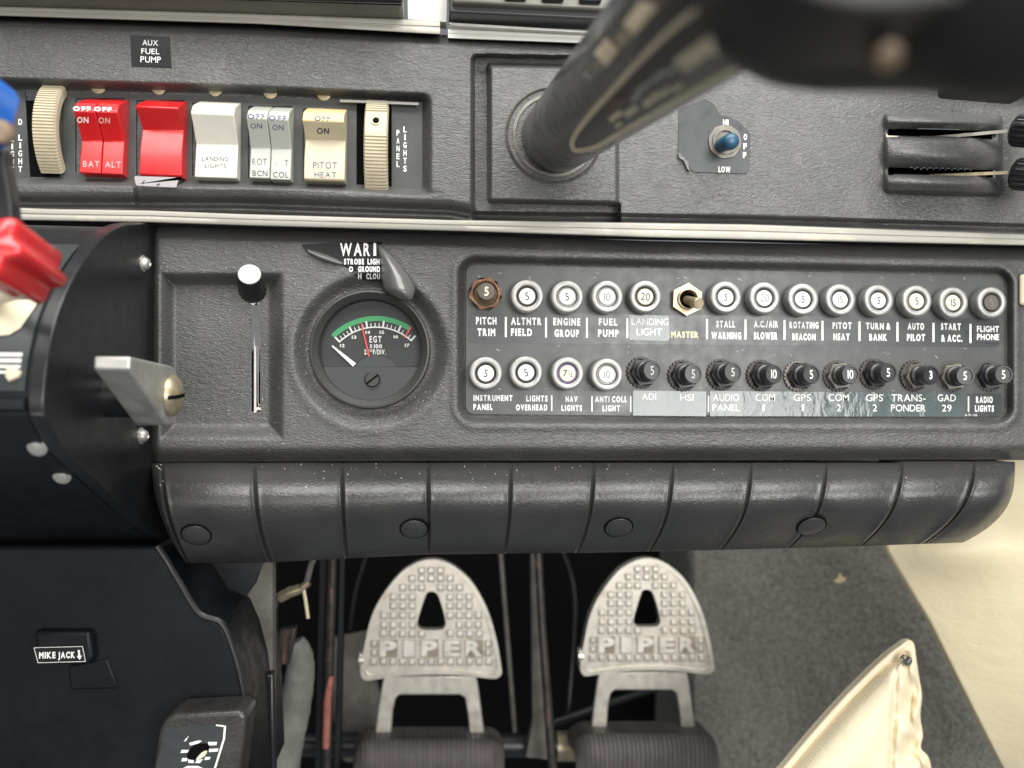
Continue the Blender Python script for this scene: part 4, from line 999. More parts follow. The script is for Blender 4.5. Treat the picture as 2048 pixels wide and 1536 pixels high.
# vent levers
for (y0, y1, yk, lb) in ((286, 262, 258, 'upper vent lever, a bare metal blade with a fluted black knob'), (352, 345, 345, 'lower vent lever, a rust-marked blade with a fluted black knob')):
    vl = empty('vent_lever', P(2012, yk, UB + 10), label=lb, cat='lever', group='vent levers at the right edge')
    mb = MB(); n = 8; xs_ = np.linspace(1860, 2016, n); q = [((x_, y0 + (y1 - y0) * i / (n - 1) - 10 * (1 - i / (n - 1)) * (y0 < 300)), 2 + 18 * i / (n - 1)) for i, x_ in enumerate(xs_)]
    rows = [[P(x_, y_ - 3.2, d_) for (x_, y_), d_ in q], [P(x_, y_ + 3.2, d_) for (x_, y_), d_ in q], [P(x_, y_ + 3.2, d_ - 2.5) for (x_, y_), d_ in q], [P(x_, y_ - 3.2, d_ - 2.5) for (x_, y_), d_ in q], [P(x_, y_ - 3.2, d_) for (x_, y_), d_ in q]]
    mb.grid(rows); obj('blade', mb, 'screw' if y0 < 300 else 'brass', vl, angle=30)
    ka = P(2026, yk + 2, UB + 14); kb = P(2115, yk + 10, UB + 26); mb = MB(); L_ = (kb - ka).length; rk = 28 * unit(2020, yk, UB + 15)
    mb.lathe(ka, kb - ka, [(rk * .55, -.0012), (rk * .9, 0), (rk, .0015), (rk * 1.02, L_)], 108, rmod=lambda a, h: 1 + .05 * math.copysign(1, math.sin(18 * a)) * (h > 0)); obj('knob', mb, 'blackplastic', vl, angle=30)

# heater lever with the fluted knob
hl = empty('heater_lever', P(513, 620, -8), label='fluted black knob with a silver top on a lever standing in the slot', cat='lever')
ba = P(518, 690, -12); kt = P(499, 549, 27); kb = P(508, 600, 8); kdir = (kt - kb).normalized()
mb = MB(); rl = []
for (x_, y_, d_) in ((519, 745, -14), (518, 700, -9), (514, 660, -2), (512, 610, 7)):
    rl.append([P(x_ - 7, y_, d_), P(x_ + 5, y_, d_), P(x_ + 6, y_, d_ - 3), P(x_ - 6, y_, d_ - 3), P(x_ - 7, y_, d_)])
mb.grid(rl); obj('lever_arm', mb, 'alu', hl, angle=30)
kb2 = kt - Vector((kt - P(507, 590, 9))).normalized() * .0165; kd = (kt - kb2)
mb = MB(); rk = 24.5 * unit(500, 550, 27); Lk = kd.length
mb.lathe(kb2, kd, [(rk * .5, -.0008), (rk * 1.08, 0), (rk * 1.16, .0015), (rk * 1.05, Lk * .85), (rk, Lk - .0006), (rk * .95, Lk), (rk * .9, Lk)], 120, rmod=lambda a, h: 1 + (.035 * math.copysign(1, math.sin(20 * a)) if 0 < h < Lk * .93 else 0), cap0=True); ko = obj('knob', mb, 'blackplastic', hl, angle=30)
mb = MB(); mb.lathe(kb2, kd, [(rk * .92, Lk - .001), (rk * .92, Lk + .0003), (rk * .87, Lk + .0005)], 60); obj('silver_cap', mb, 'alu', ko)

# ============================================================ GAUGE
gz = -4.0
gg = empty('temperature_gauge', P(741, 820, gz), label='round black exhaust temperature gauge lettered EGT with a green arc', cat='gauge')
gc = P(741, 699, gz); um = unit(741, 699, gz)
mb = MB(); mb.lathe(gc, (0, -1, 0), [(121 * um, -.004), (121 * um, .0016), (118.5 * um, .0028), (115 * um, .003), (103.5 * um, .0002), (102 * um, -.003), (101 * um, -.0052)], 96, cap1=False); obj('bezel', mb, 'bezel', gg)
fz = gz - 5.0
def fpx(px, py): return px, py
mb = MB(); c2 = P(746, 703, fz); u2 = unit(746, 703, fz); mb.lathe(c2, (0, -1, 0), [(110 * u2, -.0005), (110 * u2, 0)], 96); obj('dial', mb, 'gauge', gg)
PVx, PVy = 752., 759.
def polar(a, r, m): return P(PVx + r * math.cos(math.radians(a)), PVy - r * math.sin(math.radians(a)), m)
def arcband(mb, a0, a1, r0, r1, m, n=40):
    rows = [[polar(a0 + (a1 - a0) * i / n, r_, m) for i in range(n + 1)] for r_ in (r1, r0)]; mb.grid(rows)
mb = MB(); arcband(mb, 135, 56, 117, 127, fz + .12); obj('green_arc', mb, 'green', gg, smooth=False)
mb = MB(); arcband(mb, 134.5, 47.5, 103.5, 106, fz + .14)
for i in range(21):
    a = 134 - 86 * i / 20.; mj = i % 4 == 0; w_ = .9 if mj else .42; r1 = 118 if mj else 113
    if i == 18: continue
    mb.grid([[polar(a + w_, r1, fz + .15), polar(a - w_, r1, fz + .15)], [polar(a + w_, 103.5, fz + .15), polar(a - w_, 103.5, fz + .15)]])
obj('scale_marks', mb, 'gprint', gg, smooth=False)
mb = MB(); mb.grid([[polar(56.8, 127, fz + .17), polar(55.4, 127, fz + .17)], [polar(56.8, 101, fz + .17), polar(55.2, 101, fz + .17)]]); obj('red_line', mb, 'redprint', gg, smooth=False)
t = MB()
for s, x_, y_ in (('12', 975, 772), ('13', 1050, 718), ('14', 1138, 687), ('15', 1228, 687), ('16', 1318, 715), ('17', 1390, 770)):
    cx_, cy_ = 380 + x_ / 3.2, 450 + y_ / 3.2; text_px(t, s, cx_ - 4.6, cy_ - 3.2, cx_ + 4.6, cy_ + 3.2, fz + .15, 'b', tilt=0)
text_px(t, 'EGT', 739, 672, 763, 685, fz + .15, 'b', tilt=0, gap=.3); text_px(t, 'X', 739, 688.5, 745, 696.5, fz + .15, 'b', tilt=0); text_px(t, '100', 748, 688.5, 764, 696.5, fz + .15, 'b', tilt=0)
text_px(t, '25', 728.5, 699, 738, 709, fz + .15, 'b', tilt=0); text_px(t, 'F/DIV.', 746, 699, 771.6, 709, fz + .15, 'b', tilt=0, gap=.2)
for i in range(16):
    a0, a1 = 22.5 * i, 22.5 * (i + 1); q = lambda a, r_: P(742 + r_ * math.cos(math.radians(a)), 701 - r_ * math.sin(math.radians(a)), fz + .15)
    t.grid([[q(a0, 2.6), q(a1, 2.6)], [q(a0, 1.7), q(a1, 1.7)]])
obj('lettering', t, 'gprint', gg, smooth=False)
mb = MB(); mb.pxprism([(721.5, 646), (723.5, 645.5), (740, 712), (736.5, 713)], fz + 1.0, fz + .7); obj('red_pointer', mb, 'redprint', gg, smooth=False)
mb = MB(); mb.pxprism([(663, 692), (665.5, 691), (712, 727), (706, 733)], fz + 1.4, fz + 1.0); obj('needle', mb, 'white', gg, smooth=False)
hump = [(645, 733.5)] + [(706 + 0 * i, 733) for i in range(0)] + [(PVx + 51 * math.cos(math.radians(a)) * .98, PVy - 48 * math.sin(math.radians(a))) for a in np.linspace(147, 33, 24)] + [(848, 734)]
lowc = [(746 + 104 * math.cos(math.radians(a)), 703 - 104 * math.sin(math.radians(a))) for a in np.linspace(-17, -163, 40)]
mb = MB(); mb.pxprism(hump + lowc, fz + 2.2, fz + 1.4); obj('mask_plate', mb, 'gaugeplate', gg, bevel=.15)
mb = MB(); q = P(745, 759, fz + 2.2); mb.lathe(q, (0, -1, 0), [(.0038, 0), (.0037, .0012), (.0032, .0016)], 32); sco = obj('adjust_screw', mb, 'blackplastic', gg)
mb = MB(); mb.box(q + Vector((0, -.0017, 0)), (.0034, .00012, .00045), R=Matrix.Rotation(math.radians(-38), 3, 'Y')); obj('slot', mb, 'rubberblack', sco, smooth=False)

# warning sticker with curled edges
wsx = empty('warning_sticker', P(690, 560, .2), label='torn black WARNING sticker with curled edges above the round gauge', cat='sticker')
def hl_at(x_, y_): return float(hlow(np.array([[x_]], float), np.array([[y_]], float))[0, 0])
mb = MB(); ol = [(604, 490), (612, 503), (640, 516), (676, 527), (697, 536), (712, 553), (727, 560), (745, 563), (764, 564), (757, 500), (752, 484), (680, 485)]
tri = tessellate_polygon([[Vector((a, b, 0)) for a, b in ol]])
gxs, gys = np.meshgrid(np.arange(600, 770, 4.), np.arange(482, 568, 4.)); 
from mathutils.geometry import intersect_point_tri_2d
def inpoly(x_, y_, pl):
    c_ = False; n = len(pl)
    for i in range(n):
        (xa, ya), (xb, yb_) = pl[i], pl[i - 1]
        if (ya > y_) != (yb_ > y_) and x_ < (xb - xa) * (y_ - ya) / (yb_ - ya) + xa: c_ = not c_
    return c_
rows_t = []
top_w = [(604, 489), (680, 485), (752, 484), (764, 484)]; bot_w = [(604, 491), (612, 503), (640, 516), (676, 527), (697, 536), (712, 553), (727, 560), (745, 563), (764, 564)]
sx_ = np.arange(604, 765, 2.); X, Y, Hh = sheet(sx_, top_w, bot_w, 26, lambda a, b: hlow(a, b) + .30)
mb.grid(PN(X, Y, Hh)); obj('label_tape', mb, 'sticker', wsx, angle=60)
t = MB(); fnw = lambda a, b: PN(a, b, hlow(np.asarray(a, float)[None], np.asarray(b, float)[None])[0] + np.where(np.asarray(b, float) < 512.5, 1.3, .62))
text_px(t, 'WAR', 680, 486, 740, 512, 0, 'b', gap=.22, tilt=.0, fn=fnw); text_px(t, 'I', 747, 486, 752.3, 511.5, 0, 'b', tilt=0, fn=fnw)
text_px(t, 'STROBE', 688, 517.5, 728, 529, 0, 'h', gap=.2, tilt=0, fn=fnw); text_px(t, 'LIGHT', 735, 517.5, 767, 529, 0, 'h', gap=.2, tilt=0, fn=fnw)
text_px(t, 'O', 698, 533, 706, 544, 0, 'h', tilt=0, fn=fnw); text_px(t, 'GROUND', 716, 532.5, 760, 544, 0, 'h', gap=.2, tilt=0, fn=fnw)
text_px(t, 'H', 716, 547, 723, 558, 0, 'h', tilt=0, fn=fnw); text_px(t, 'CLOU', 732.5, 547, 760, 558.5, 0, 'h', gap=.2, tilt=0, fn=fnw)
obj('lettering', t, 'white', wsx, smooth=False)
def curl(path, name, m):     # path rows: (left px, left d),(right px, right d)
    rows = []
    for (xl_, yl_, xr_, yr_, d0, hh) in path:
        row = []
        for i in range(13):
            s_ = i / 12.; row.append(P(xl_ + (xr_ - xl_) * s_, yl_ + (yr_ - yl_) * s_, d0 + hh * math.sin(s_ * math.pi * .93) ** .8))
        rows.append(row)
    mb = MB(); mb.grid(rows); o = obj(name, mb, m, wsx, angle=80)
    so = o.modifiers.new('thick', 'SOLIDIFY'); so.thickness = .0002
rr_ = []
CU = [(752, 484, 756, 484, -2.5, .3), (754, 496, 768, 494, -.6, 3), (758, 512, 784, 510, .6, 6), (761, 532, 802, 530, .9, 9), (762, 556, 820, 552, 1, 11), (764, 574, 828, 566, 1.2, 12), (772, 586, 831, 576, 2, 12), (794, 597, 830, 586, 4, 9), (812, 602, 826, 598, 7, 4)]
cs_ = spline(CU, 5); curl(cs_, 'curled_flap', 'tapeback')
cs_ = spline([(612, 497, 618, 507, -1.0, 3), (640, 505, 636, 518, -.5, 3), (664, 514, 660, 526, -.4, 2.6), (686, 525, 684, 531, -.2, 1.2)], 5); curl(cs_, 'curled_edge', 'tapeback')

# ============================================================ BREAKERS
GRP = 'circuit breakers in two rows'
def capbase(px, py, h):
    q = P(px, py, BPD + h); return Vector((q.x, -BPD / 1000., q.z))
def add_number(parent, s, hgt, y, m, sx=.8, wt='b'):
    mb = MB(); text_local(mb, s, hgt, 0, 0, y, wt, sx)
    me = bpy.data.meshes.new('number'); me.from_pydata(mb.v, [], mb.f); me.materials.append(M[m]); o = bpy.data.objects.new('number', me); COL.objects.link(o); o.parent = parent
    return o
def local_obj(name, mb, mats, parent, **kw):
    return obj(name, mb, mats, parent, **kw)
def proto_cap(ring='darkring', btn='whitebtn'):
    root = empty('breaker', (0, 0, 0))
    mb = MB(); prof = [(.0074, 0), (.0079, .0006), (.0081, .0012), (.0081, .0058), (.0078, .0066), (.0073, .0070), (.0056, .0070), (.0051, .0066), (.0050, .0040)]
    mb.lathe((0, 0, 0), (0, -1, 0), prof, 144, rmod=lambda a, h: 1 + (.012 * math.sin(48 * a) if .001 < h < .006 else 0), cap1=False); local_obj('cap', mb, 'capmetal', root, angle=50)
    mb = MB(); mb.lathe((0, 0, 0), (0, -1, 0), [(.0051, .0042), (.0046, .0054), (.0043, .0054), (.0041, .0042)], 60); local_obj('inner_ring', mb, ring, root)
    mb = MB(); mb.lathe((0, 0, 0), (0, -1, 0), [(.0040, .0030), (.0040, .0060), (.0037, .0064), (.0030, .0064)], 48); local_obj('button', mb, btn, root)
    return root
CAPS = [  # centre, number, button material, ring material, ink, label
 (1055, 592, '5', 'whitebtn', 'darkring', 'ink', 'silver capped breaker with white 5 above ALTNTR FIELD'),
 (1135, 594, '5', 'whitebtn', 'capmetal', 'ink', 'silver capped breaker with white 5 above ENGINE GROUP'),
 (1214, 593, '10', 'whitebtn', 'capmetal', 'greyink', 'silver capped breaker with faint 10 above FUEL PUMP'),
 (1291, 593, '20', 'creambtn', 'darkring', 'ink', 'silver capped breaker with cream 20 above the LANDING LIGHT label'),
 (1451.5, 595, '5', 'whitebtn', 'darkring', 'ink', 'silver capped breaker with white 5 above STALL WARNING'),
 (1529, 596, '20', 'whitebtn', 'darkring', 'greyink', 'silver capped breaker with white 20 above AIR BLOWER lettering'),
 (1606.5, 599, '5', 'whitebtn', 'darkring', 'ink', 'silver capped breaker with white 5 above ROTATING BEACON'),
 (1681, 600, '15', 'whitebtn', 'darkring', 'greyink', 'silver capped breaker with white 15 above PITOT HEAT lettering'),
 (1757, 601, '5', 'whitebtn', 'darkring', 'ink', 'silver capped breaker with white 5 above TURN and BANK lettering'),
 (1834, 602, '5', 'creambtn', 'darkring', 'ink', 'silver capped breaker with 5 above AUTO PILOT lettering'),
 (1907, 605, '15', 'creambtn', 'darkring', 'ink', 'silver capped breaker with 15 above START and ACC lettering'),
 (1984, 605, '5', 'brownbtn', 'darkring', 'greyink', 'silver capped breaker with brown button at right end of the upper row'),
 (972, 747, '5', 'whitebtn', 'darkring', 'ink', 'silver capped breaker with white 5 above INSTRUMENT PANEL lettering'),
 (1053, 745, '5', 'whitebtn', 'darkring', 'ink', 'silver capped breaker with white 5 above OVERHEAD lettering'),
 (1135, 747, '7-2', 'creambtn', 'purplering', 'ink', 'silver capped breaker with a violet ring above NAV LIGHTS'),
 (1214, 749, '10', 'whitebtn', 'capmetal', 'greyink', 'silver capped breaker with white 10 above ANTI COLL LIGHT'),
]
protos = {}
for (x_, y_, s, btn, ring, ink, lb) in CAPS:
    key = (ring, btn)
    if key not in protos: protos[key] = proto_cap(ring, btn); r = protos[key]; protos[key + ('n',)] = [c_ for c_ in r.children]
    else:
        src = protos[key]; r = src.copy(); COL.objects.link(r)
        for ch in protos[key + ('n',)]:
            c_ = ch.copy(); COL.objects.link(c_); c_.parent = r
    r.location = capbase(x_, y_, 6.5); tag(r, lb, 'circuit breaker', GRP)
    r.rotation_euler = (random.uniform(-.03, .03), random.uniform(-.25, .25), random.uniform(-.03, .03))
    b = [c_ for c_ in r.children if c_.name.startswith('button')][0]
    if s == '7-2':
        mb = MB(); text_local(mb, '7', .0034, -.0012, 0, -.00652, 'b'); text_local(mb, '1', .0017, .0002, .0008, -.00652, 'b'); text_local(mb, '/', .003, .0010, 0, -.00652, 'r'); text_local(mb, '2', .0019, .0020, -.0007, -.00652, 'b')
        me = bpy.data.meshes.new('number'); me.from_pydata(mb.v, [], mb.f); me.materials.append(M[ink]); o = bpy.data.objects.new('number', me); COL.objects.link(o); o.parent = b
    else: add_number(b, s, .0037, -.00652, ink, .85, 'r')
# rusty hex breaker
r = empty('breaker', (0, 0, 0), 'rusty hexagon breaker with brown 5 button above PITCH TRIM', 'circuit breaker', GRP)
def hexring(mb, ro, ri, h0, h1, ph=0., mi=0):
    prof = [(ro, h0), (ro, h1 - .0004), (ro * .95, h1), (ri, h1), (ri, h0)]
    def rm(a, h): return 1
    mb.lathe((0, 0, 0), (0, -1, 0), [(ro, h0), (ro, h1)], 6, cap1=False, ph=ph, mi=mi)
    rows = []
    for k in (0, 1):
        row = []
        for i in range(48):
            a = 2 * math.pi * i / 48 + ph
            if k == 0:
                q = (a - ph) % (math.pi / 3) - math.pi / 6; rr = ro * math.cos(math.pi / 6) / math.cos(q)
            else: rr = ri
            row.append((rr * math.sin(a), -h1, rr * math.cos(a)))
        rows.append(row)
    mb.grid(rows, mi, closeu=True); rows = [[(ri * math.sin(2 * math.pi * i / 48 + ph), -h_, ri * math.cos(2 * math.pi * i / 48 + ph)) for i in range(48)] for h_ in (h1, h0)]
    mb.grid(rows, mi, closeu=True)
mb = MB(); hexring(mb, .0082, .0062, 0, .0034, .3); obj('hex_nut', mb, 'rust', r, angle=25)
mb = MB(); mb.lathe((0, 0, 0), (0, -1, 0), [(.0063, .001), (.0052, .0022), (.0046, .003), (.0044, .0062), (.0038, .0066)], 40); obj('collar', mb, 'brass', r)
mb = MB(); mb.lathe((0, 0, 0), (0, -1, 0), [(.0043, .0060), (.0043, .0098), (.0040, .0104), (.003, .0105)], 40); b = obj('button', mb, 'brownbtn', r); add_number(b, '5', .0044, -.0107, 'yellowprint', .8, 'b')
r.location = capbase(971, 587, 3.2)
# master switch
r = empty('master_switch', (0, 0, 0), 'brass stub toggle in a hexagon nut above MASTER', 'switch')
mb = MB(); hexring(mb, .0083, .0050, 0, .0030, 0.05); obj('hex_nut', mb, 'brass', r, angle=25)
mb = MB(); mb.lathe((0, 0, 0), (0, -1, 0), [(.0054, .0028), (.0052, .0044), (.0046, .0046), (.0042, .0012)], 40, cap1=False); obj('collar', mb, 'brass', r)
mb = MB(); mb.lathe((0, 0, 0), (0, -1, 0), [(.0044, .0008)], 40); obj('socket', mb, 'rubberblack', r, smooth=False)
base_ = capbase(1374, 599, 2); tipv = P(1398, 607, BPD + 13) - base_
mb = MB(); mb.tube([Vector((0, -.001, 0)), tipv * .4, tipv * .97, tipv], [.0021, .0024, .0028, .0025], 24); b = obj('stub', mb, 'brass', r)
r.location = base_
# black push-pull breakers
PP = [
 ((1284, 745), (1305.5, 740.6), '5', 'black pull breaker marked 5 above ADI'), ((1365.7, 751), (1387.5, 747.5), '5', 'black pull breaker marked 5 above HSI'),
 ((1443, 749), (1467, 744), '5', 'black pull breaker marked 5 above AUDIO PANEL'), ((1522, 751), (1549, 748), '10', 'black pull breaker marked 10 above COM 1'),
 ((1596, 752), (1624, 748.5), '5', 'black pull breaker marked 5 above GPS 1'), ((1675, 752), (1702, 748.5), '10', 'black pull breaker marked 10 above COM 2'),
 ((1747, 748), (1778, 745), '5', 'black pull breaker marked 5 above GPS 2'), ((1827, 752), (1863.5, 750), '3', 'black pull breaker marked 3 above TRANSPONDER lettering'),
 ((1902, 753), (1931.5, 751.5), '5', 'black pull breaker marked 5 above GAD 29'), ((1977, 752), (2008.5, 749), '5', 'black pull breaker marked 5 at right end of the lower row')]
pr = empty('breaker', (0, 0, 0))
mb = MB(); mb.lathe((0, 0, 0), (0, -1, 0), [(.0082, 0), (.0080, .0007), (.0066, .0009)], 96, rmod=lambda a, h: 1 - (.10 if math.sin(24 * a) > .2 else 0) * (h > .0005 or h == 0)); obj('washer', mb, 'darkring', pr, angle=30)
mb = MB(); hexring(mb, .0071, .0050, .0009, .0034, .4); obj('hex_nut', mb, 'blackplastic', pr, angle=25)
LB = .0125
mb = MB(); mb.lathe((0, 0, 0), (0, -1, 0), [(.0052, .003), (.0052, .0052), (.0047, .0056), (.0043, .0058), (.0042, LB - .0042), (.0047, LB - .0040), (.0048, LB - .0006), (.0045, LB), (.0037, LB), (.0036, LB - .0006)], 56, rmod=lambda a, h: 1 + (.012 if int(h * 1e4) % 4 < 2 and h < .0052 else 0)); bo = obj('plunger', mb, 'plunger', pr)
pch = list(pr.children)
for i, (b0, c0_, s, lb) in enumerate(PP):
    if i == 0: r = pr
    else:
        r = pr.copy(); COL.objects.link(r)
        for ch in pch:
            c_ = ch.copy(); COL.objects.link(c_); c_.parent = r
            if i in (4,) and ch.name.startswith('washer'):
                c_.data = ch.data.copy(); c_.data.materials[0] = M['ringgrey']
            if i in (5, 7, 8) and ch.name.startswith('hex_nut'):
                c_.data = ch.data.copy(); c_.data.materials[0] = M['ringgrey']
    r.location = P(*b0, BPD); ax = (P(*c0_, BPD + LB * 1000) - Vector(r.location)).normalized(); r.rotation_mode = 'QUATERNION'; r.rotation_quaternion = Vector((0, -1, 0)).rotation_difference(ax)
    tag(r, lb, 'circuit breaker', GRP)
    b = [c_ for c_ in r.children if c_.name.startswith('plunger')][0]; add_number(b, s, .0042, -(LB - .00045), 'white' if i > 2 else 'dimwhite', .75, 'r' if i != 7 else 'b')

# glossy label tapes
def tape(name, pts, texts, label, m='tape', tm='white', wt='r'):
    r = empty(name, P(*pts[1], BPD), label, 'label'); mb = MB()
    mb.pxprism(pts, BPD + .32, BPD + .1); obj('tape', mb, m, r, smooth=False)
    t = MB()
    for (s, a, b_, c_, d_) in texts: text_px(t, s, a, b_, c_, d_, BPD + .42, wt, gap=.14)
    obj('lettering', t, tm, r, smooth=False)
tape('label_tape', [(1258.5, 629.5), (1258.5, 680), (1335, 682), (1340, 676), (1337, 631.5)], [('LANDING', 1263, 637, 1337, 650), ('LIGHT', 1273, 657, 1324, 670.5)], 'glossy grey tape lettered LANDING LIGHT')
tape('label_tape', [(1266, 781), (1266, 831), (1412.5, 832.5), (1412.5, 783)], [('ADI', 1283.7, 787, 1312, 799.5), ('HSI', 1360, 788.5, 1387, 801.5)], 'glossy tape lettered ADI and HSI')
tape('label_tape', [(1420, 782), (1420, 832), (1930, 833.5), (1930, 786)], [('AUDIO', 1426, 788, 1478, 802), ('PANEL', 1424.7, 808.5, 1479, 822), ('COM', 1511, 788, 1550, 802), ('1', 1525, 809, 1529.5, 822), ('GPS', 1587, 788.3, 1621.5, 802), ('1', 1603.5, 809, 1608, 822), ('COM', 1657, 788.3, 1697.5, 802), ('2', 1673.5, 809, 1682, 822.3),
     ('GPS', 1732, 788.6, 1766, 802.3), ('2', 1745.5, 809, 1754, 822.4), ('TRANS-', 1783, 788.8, 1851, 802.5), ('PONDER', 1782, 809.3, 1851, 822.6), ('GAD', 1875.6, 789, 1911.7, 802.6), ('29', 1884, 809.5, 1903, 822.8)], 'long glossy tape lettered from AUDIO PANEL to GAD 29')
tape('label_tape', [(1946, 643), (1945, 684), (1999, 687), (1999.5, 645)], [('FLIGHT', 1954, 652, 1998, 664), ('PHONE', 1954, 668, 1998, 680)], 'small brown tinted tape lettered FLIGHT PHONE', m='legendstrip', wt='b')

# ============================================================ AVIONICS at the top
a1 = empty('radio_unit', P(400, 30, 12), label='dark radio case bottom along the upper left edge', cat='radio')
mb = MB(); mb.pxprism(rpoly([(-60, -90), (-60, -16), (100, -12), (800, 12), (806, 8), (806, -90)], 5), 20, 5); obj('case', mb, 'olive', a1, bevel=2, seg=3)
mb = MB(); mb.pxprism([(-60, -90), (-60, -26), (806, -2), (806, -90)], 24, 19); obj('bezel', mb, 'avionics', a1, bevel=1.2, seg=3)
mb = MB(); mb.pxprism([(814, -60), (816, 38), (893, 44), (895, -60)], 3, -4); obj('blank_panel', mb, 'palegrey', label='pale grey blank panel between the two radios', cat='panel')
a2 = empty('radio_unit', P(1030, 50, 12), label='dark radio with a silver lower edge beside the control column', cat='radio')
mb = MB(); mb.pxprism(rpoly([(898, -60), (898, 24), (1240, 40), (1240, -60)], 6), 16, 4); obj('case', mb, 'avionics', a2, bevel=2, seg=3)
mb = MB(); mb.pxprism([(904, -60), (904, 4), (1240, 20), (1240, -60)], 20, 15); obj('bezel', mb, 'olive', a2, bevel=1.2, seg=3)
mb = MB(); mb.pxprism([(898, 44), (898, 48), (910, 52), (1240, 69), (1240, 65)], 8, 5); obj('silver_edge', mb, 'alu', a2, bevel=.3)
for x_ in (1010, 1085, 1160):
    mb = MB(); mb.pxprism(quad(x_, -40, x_ + 44, -3 + (x_ - 1010) * .04), 23, 19); obj('key', mb, 'blackplastic', a2, bevel=1.2)

# ============================================================ CONTROL COLUMN AND YOKE
A = P(1113, 274, 7); B = P(1342, 66, 188); axd = (B - A).normalized(); RC = .0172
yk = empty('control_yoke', A, label='dark control column with worn decals rising to the blurred yoke', cat='control yoke')
mb = MB(); far = A + axd * .245
mb.tube([A - axd * .01, A, A.lerp(far, .33), A.lerp(far, .66), far, far + axd * .006, far + axd * .009, far + axd * .010], [RC, RC, RC, RC, RC, RC * .9, RC * .6, RC * .2], 56); obj('column', mb, 'column', yk)
def PC(px, py, lift=.0003):
    px = np.asarray(px, float); py = np.asarray(py, float); r = ray(px, py); r = r / np.linalg.norm(r, axis=-1, keepdims=True)
    o_ = np.array([0, -D, 0.]); a = np.array(axd); w0 = o_ - np.array(A)
    dp = r - (r @ a)[..., None] * a; wp = w0 - (w0 @ a) * a; R2 = RC + lift
    qa = (dp ** 2).sum(-1); qb = (dp * wp).sum(-1) * 2; qc = (wp ** 2).sum() - R2 ** 2; disc = np.maximum(qb ** 2 - 4 * qa * qc, 0)
    t_ = (-qb - np.sqrt(disc)) / (2 * qa); return o_ + r * t_[..., None]
def patch(mb, corners, lift, n=14, mi=0):
    c_ = np.array(corners, float); rows = []
    for i in range(n + 1):
        s_ = i / n; l = c_[0] * (1 - s_) + c_[1] * s_; r_ = c_[3] * (1 - s_) + c_[2] * s_; tt = np.linspace(0, 1, n + 1)[:, None]
        q = l * (1 - tt) + r_ * tt; rows.append(PC(q[:, 0], q[:, 1], lift))
    mb.grid(rows, mi)
LI = spline([(1420, 2), (1352, 50), (1290, 110), (1225, 180), (1172, 240), (1146, 278), (1148, 299), (1166, 300), (1195, 292), (1240, 266), (1330, 214), (1420, 164), (1478, 132)], 6)
mb = MB(); li = np.array(LI); w_ = np.interp(np.arange(len(li)), [0, 36, len(li) - 1], [7, 5, 6]); tg2 = np.gradient(li, axis=0); nn = np.stack([-tg2[:, 1], tg2[:, 0]], 1) / np.linalg.norm(tg2, axis=1, keepdims=True)
e0 = li + nn * w_[:, None]; e1 = li - nn * w_[:, None]; mb.grid([PC(e0[:, 0], e0[:, 1], .0005), PC(e1[:, 0], e1[:, 1], .0005)], flip=True); obj('decal_border', mb, 'decalcream', yk)
mb = MB(); mid = len(li) // 2 + 1
half1 = li[:38]; half2 = li[38:][::-1]; h1 = np.array([half1[int(i)] for i in np.linspace(0, 37, 30)]); h2 = np.array([half2[int(i)] for i in np.linspace(0, len(half2) - 1, 30)])
rows = [PC(h1[:, 0] * (1 - s_) + h2[:, 0] * s_, h1[:, 1] * (1 - s_) + h2[:, 1] * s_, .0003) for s_ in np.linspace(0, 1, 14)]; mb.grid(rows); obj('decal', mb, 'decal', yk)
mb = MB(); patch(mb, [(1212, 76), (1238, 100), (1212, 134), (1188, 106)], .0004); patch(mb, [(1282, 0), (1316, 12), (1268, 70), (1246, 48)], .0004); obj('cream_marker', mb, 'decalcream', yk)
u_ = np.array([.80, -.60]); n_ = np.array([.60, .80])
def bars(specs, m, name):
    mb = MB()
    for (x_, y_, l, h_) in specs:
        c_ = np.array([x_, y_]); patch(mb, [c_, c_ + n_ * h_, c_ + n_ * h_ + u_ * l, c_ + u_ * l], .0006, 4)
    obj(name, mb, m, yk)
rnd = random.Random(3)
bars([(1212, 222, 44, 8), (1222, 210, 30, 5), (1200, 214, 40, 5)], 'decalbrown', 'faded_print')
bars([(1216, 236, 30, 12), (1246, 226, 30, 13), (1284, 206, 34, 12), (1228, 252, 16, 8), (1316, 188, 28, 10)], 'decalcream', 'worn_print')
bars([(1296, 196, 26, 9), (1346, 122, 46, 20), (1372, 104, 60, 30), (1364, 136, 66, 12), (1414, 92, 40, 26), (1344, 178, 22, 9)], 'decalcream', 'pale_print')
bars([(1268, 182, 34, 9), (1298, 160, 38, 9), (1330, 146, 44, 7), (1440, 108, 26, 18), (1260, 198, 22, 8)], 'decalgrey', 'worn_print')
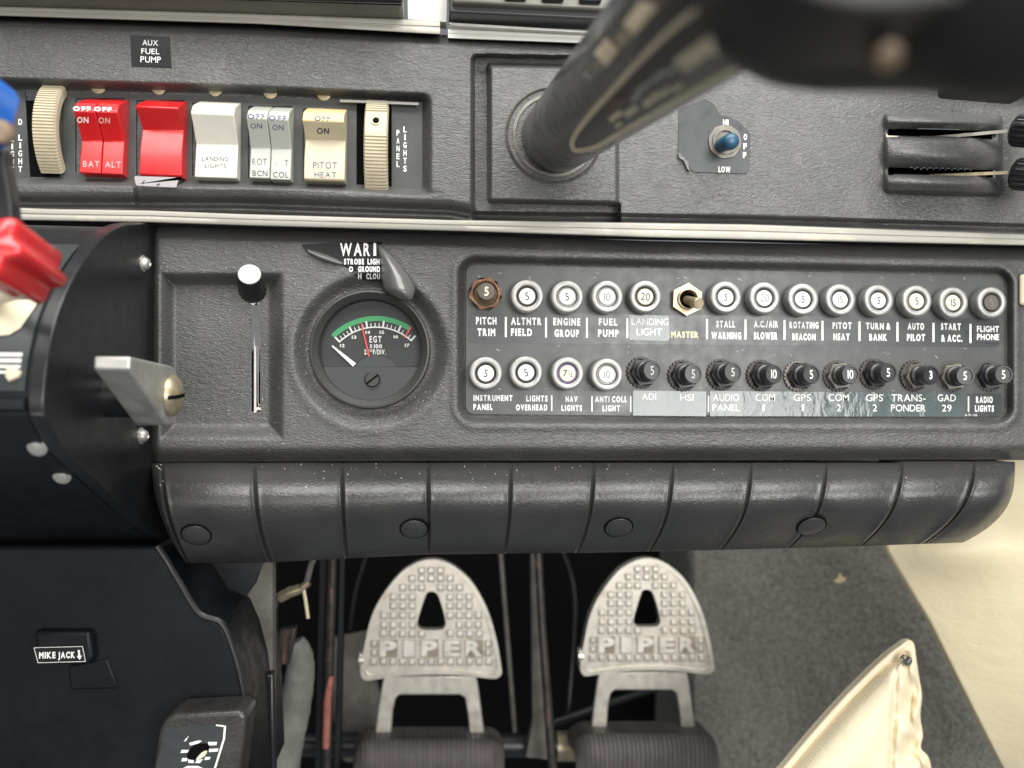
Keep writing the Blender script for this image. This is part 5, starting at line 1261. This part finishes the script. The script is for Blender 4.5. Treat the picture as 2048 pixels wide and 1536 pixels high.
bars([(1166, 150, 10, 2.2), (1174, 156, 10, 2.2)], 'white', 'tick_mark')
# the yoke itself, close to the lens
mb = MB(); yp = spline([(1420, -180), (1500, -140), (1580, -95), (1660, -62), (1780, -48), (1900, -55), (2050, -85), (2250, -140)], 6)
yd = np.linspace(222, 286, len(yp)); rad = [.011 + .006 * min(1, i / 12.) + .0035 * math.sin(i / 9.) ** 2 for i in range(len(yp))]
mb.tube([P(x_, y_, d_) for (x_, y_), d_ in zip(yp, yd)], rad, 30); obj('handle', mb, 'yoke', yk)
mb = MB(); mb.pxprism(spline([(1520, -300), (1490, -150), (1570, -36), (1720, 14), (1900, 4), (2120, -22), (2200, -300)], 5, True), 284, 264); obj('hub', mb, 'yoke', yk, bevel=4, seg=4)
mb = MB(); mb.lathe(P(1775, 112, 276), (0, -1, -.6), [(.0019, -.003), (.0019, .0006), (.001, .001)], 20); obj('brass_screw', mb, 'tan', yk)
mb = MB(); mb.pxprism(rpoly([(1960, 116), (1960, 146), (2120, 160), (2120, 124)], 10), 60, 30); obj('grip_end', mb, 'blackplastic', yk, bevel=2)

# ============================================================ small dirt
mb = MB()
for i in range(90):
    u0 = random.uniform(.4, 11.9); t0 = abs(random.gauss(.03, .16)); t0 = min(t0, .9)
    x_, y_, d_ = [float(a[0]) for a in padpoint(np.array([u0]), np.array([t0]))]; q = P(x_, y_, d_); s_ = random.uniform(.00005, .00017)
    mb.box(q + Vector((0, -s_, s_ * .5)), (s_, s_, s_ * .8), R=Euler((random.random(), random.random(), random.random())).to_matrix())
for i in range(170):
    x_, y_ = random.uniform(320, 1000), random.uniform(520, 915); d_ = hl_at(x_, y_)
    if SLX0 - 4 < x_ < SLX1 + 4 or math.hypot(x_ - 741, y_ - 700) < 125 or x_ > 925: continue
    s_ = random.uniform(.00006, .00016); mb.box(P(x_, y_, d_), (s_, s_, s_), R=Euler((random.random(), random.random(), random.random())).to_matrix())
obj('dust_specks', mb, 'dust', smooth=False, kind='stuff', label='fine pale dust specks on the bolster and lower panel', cat='dust')
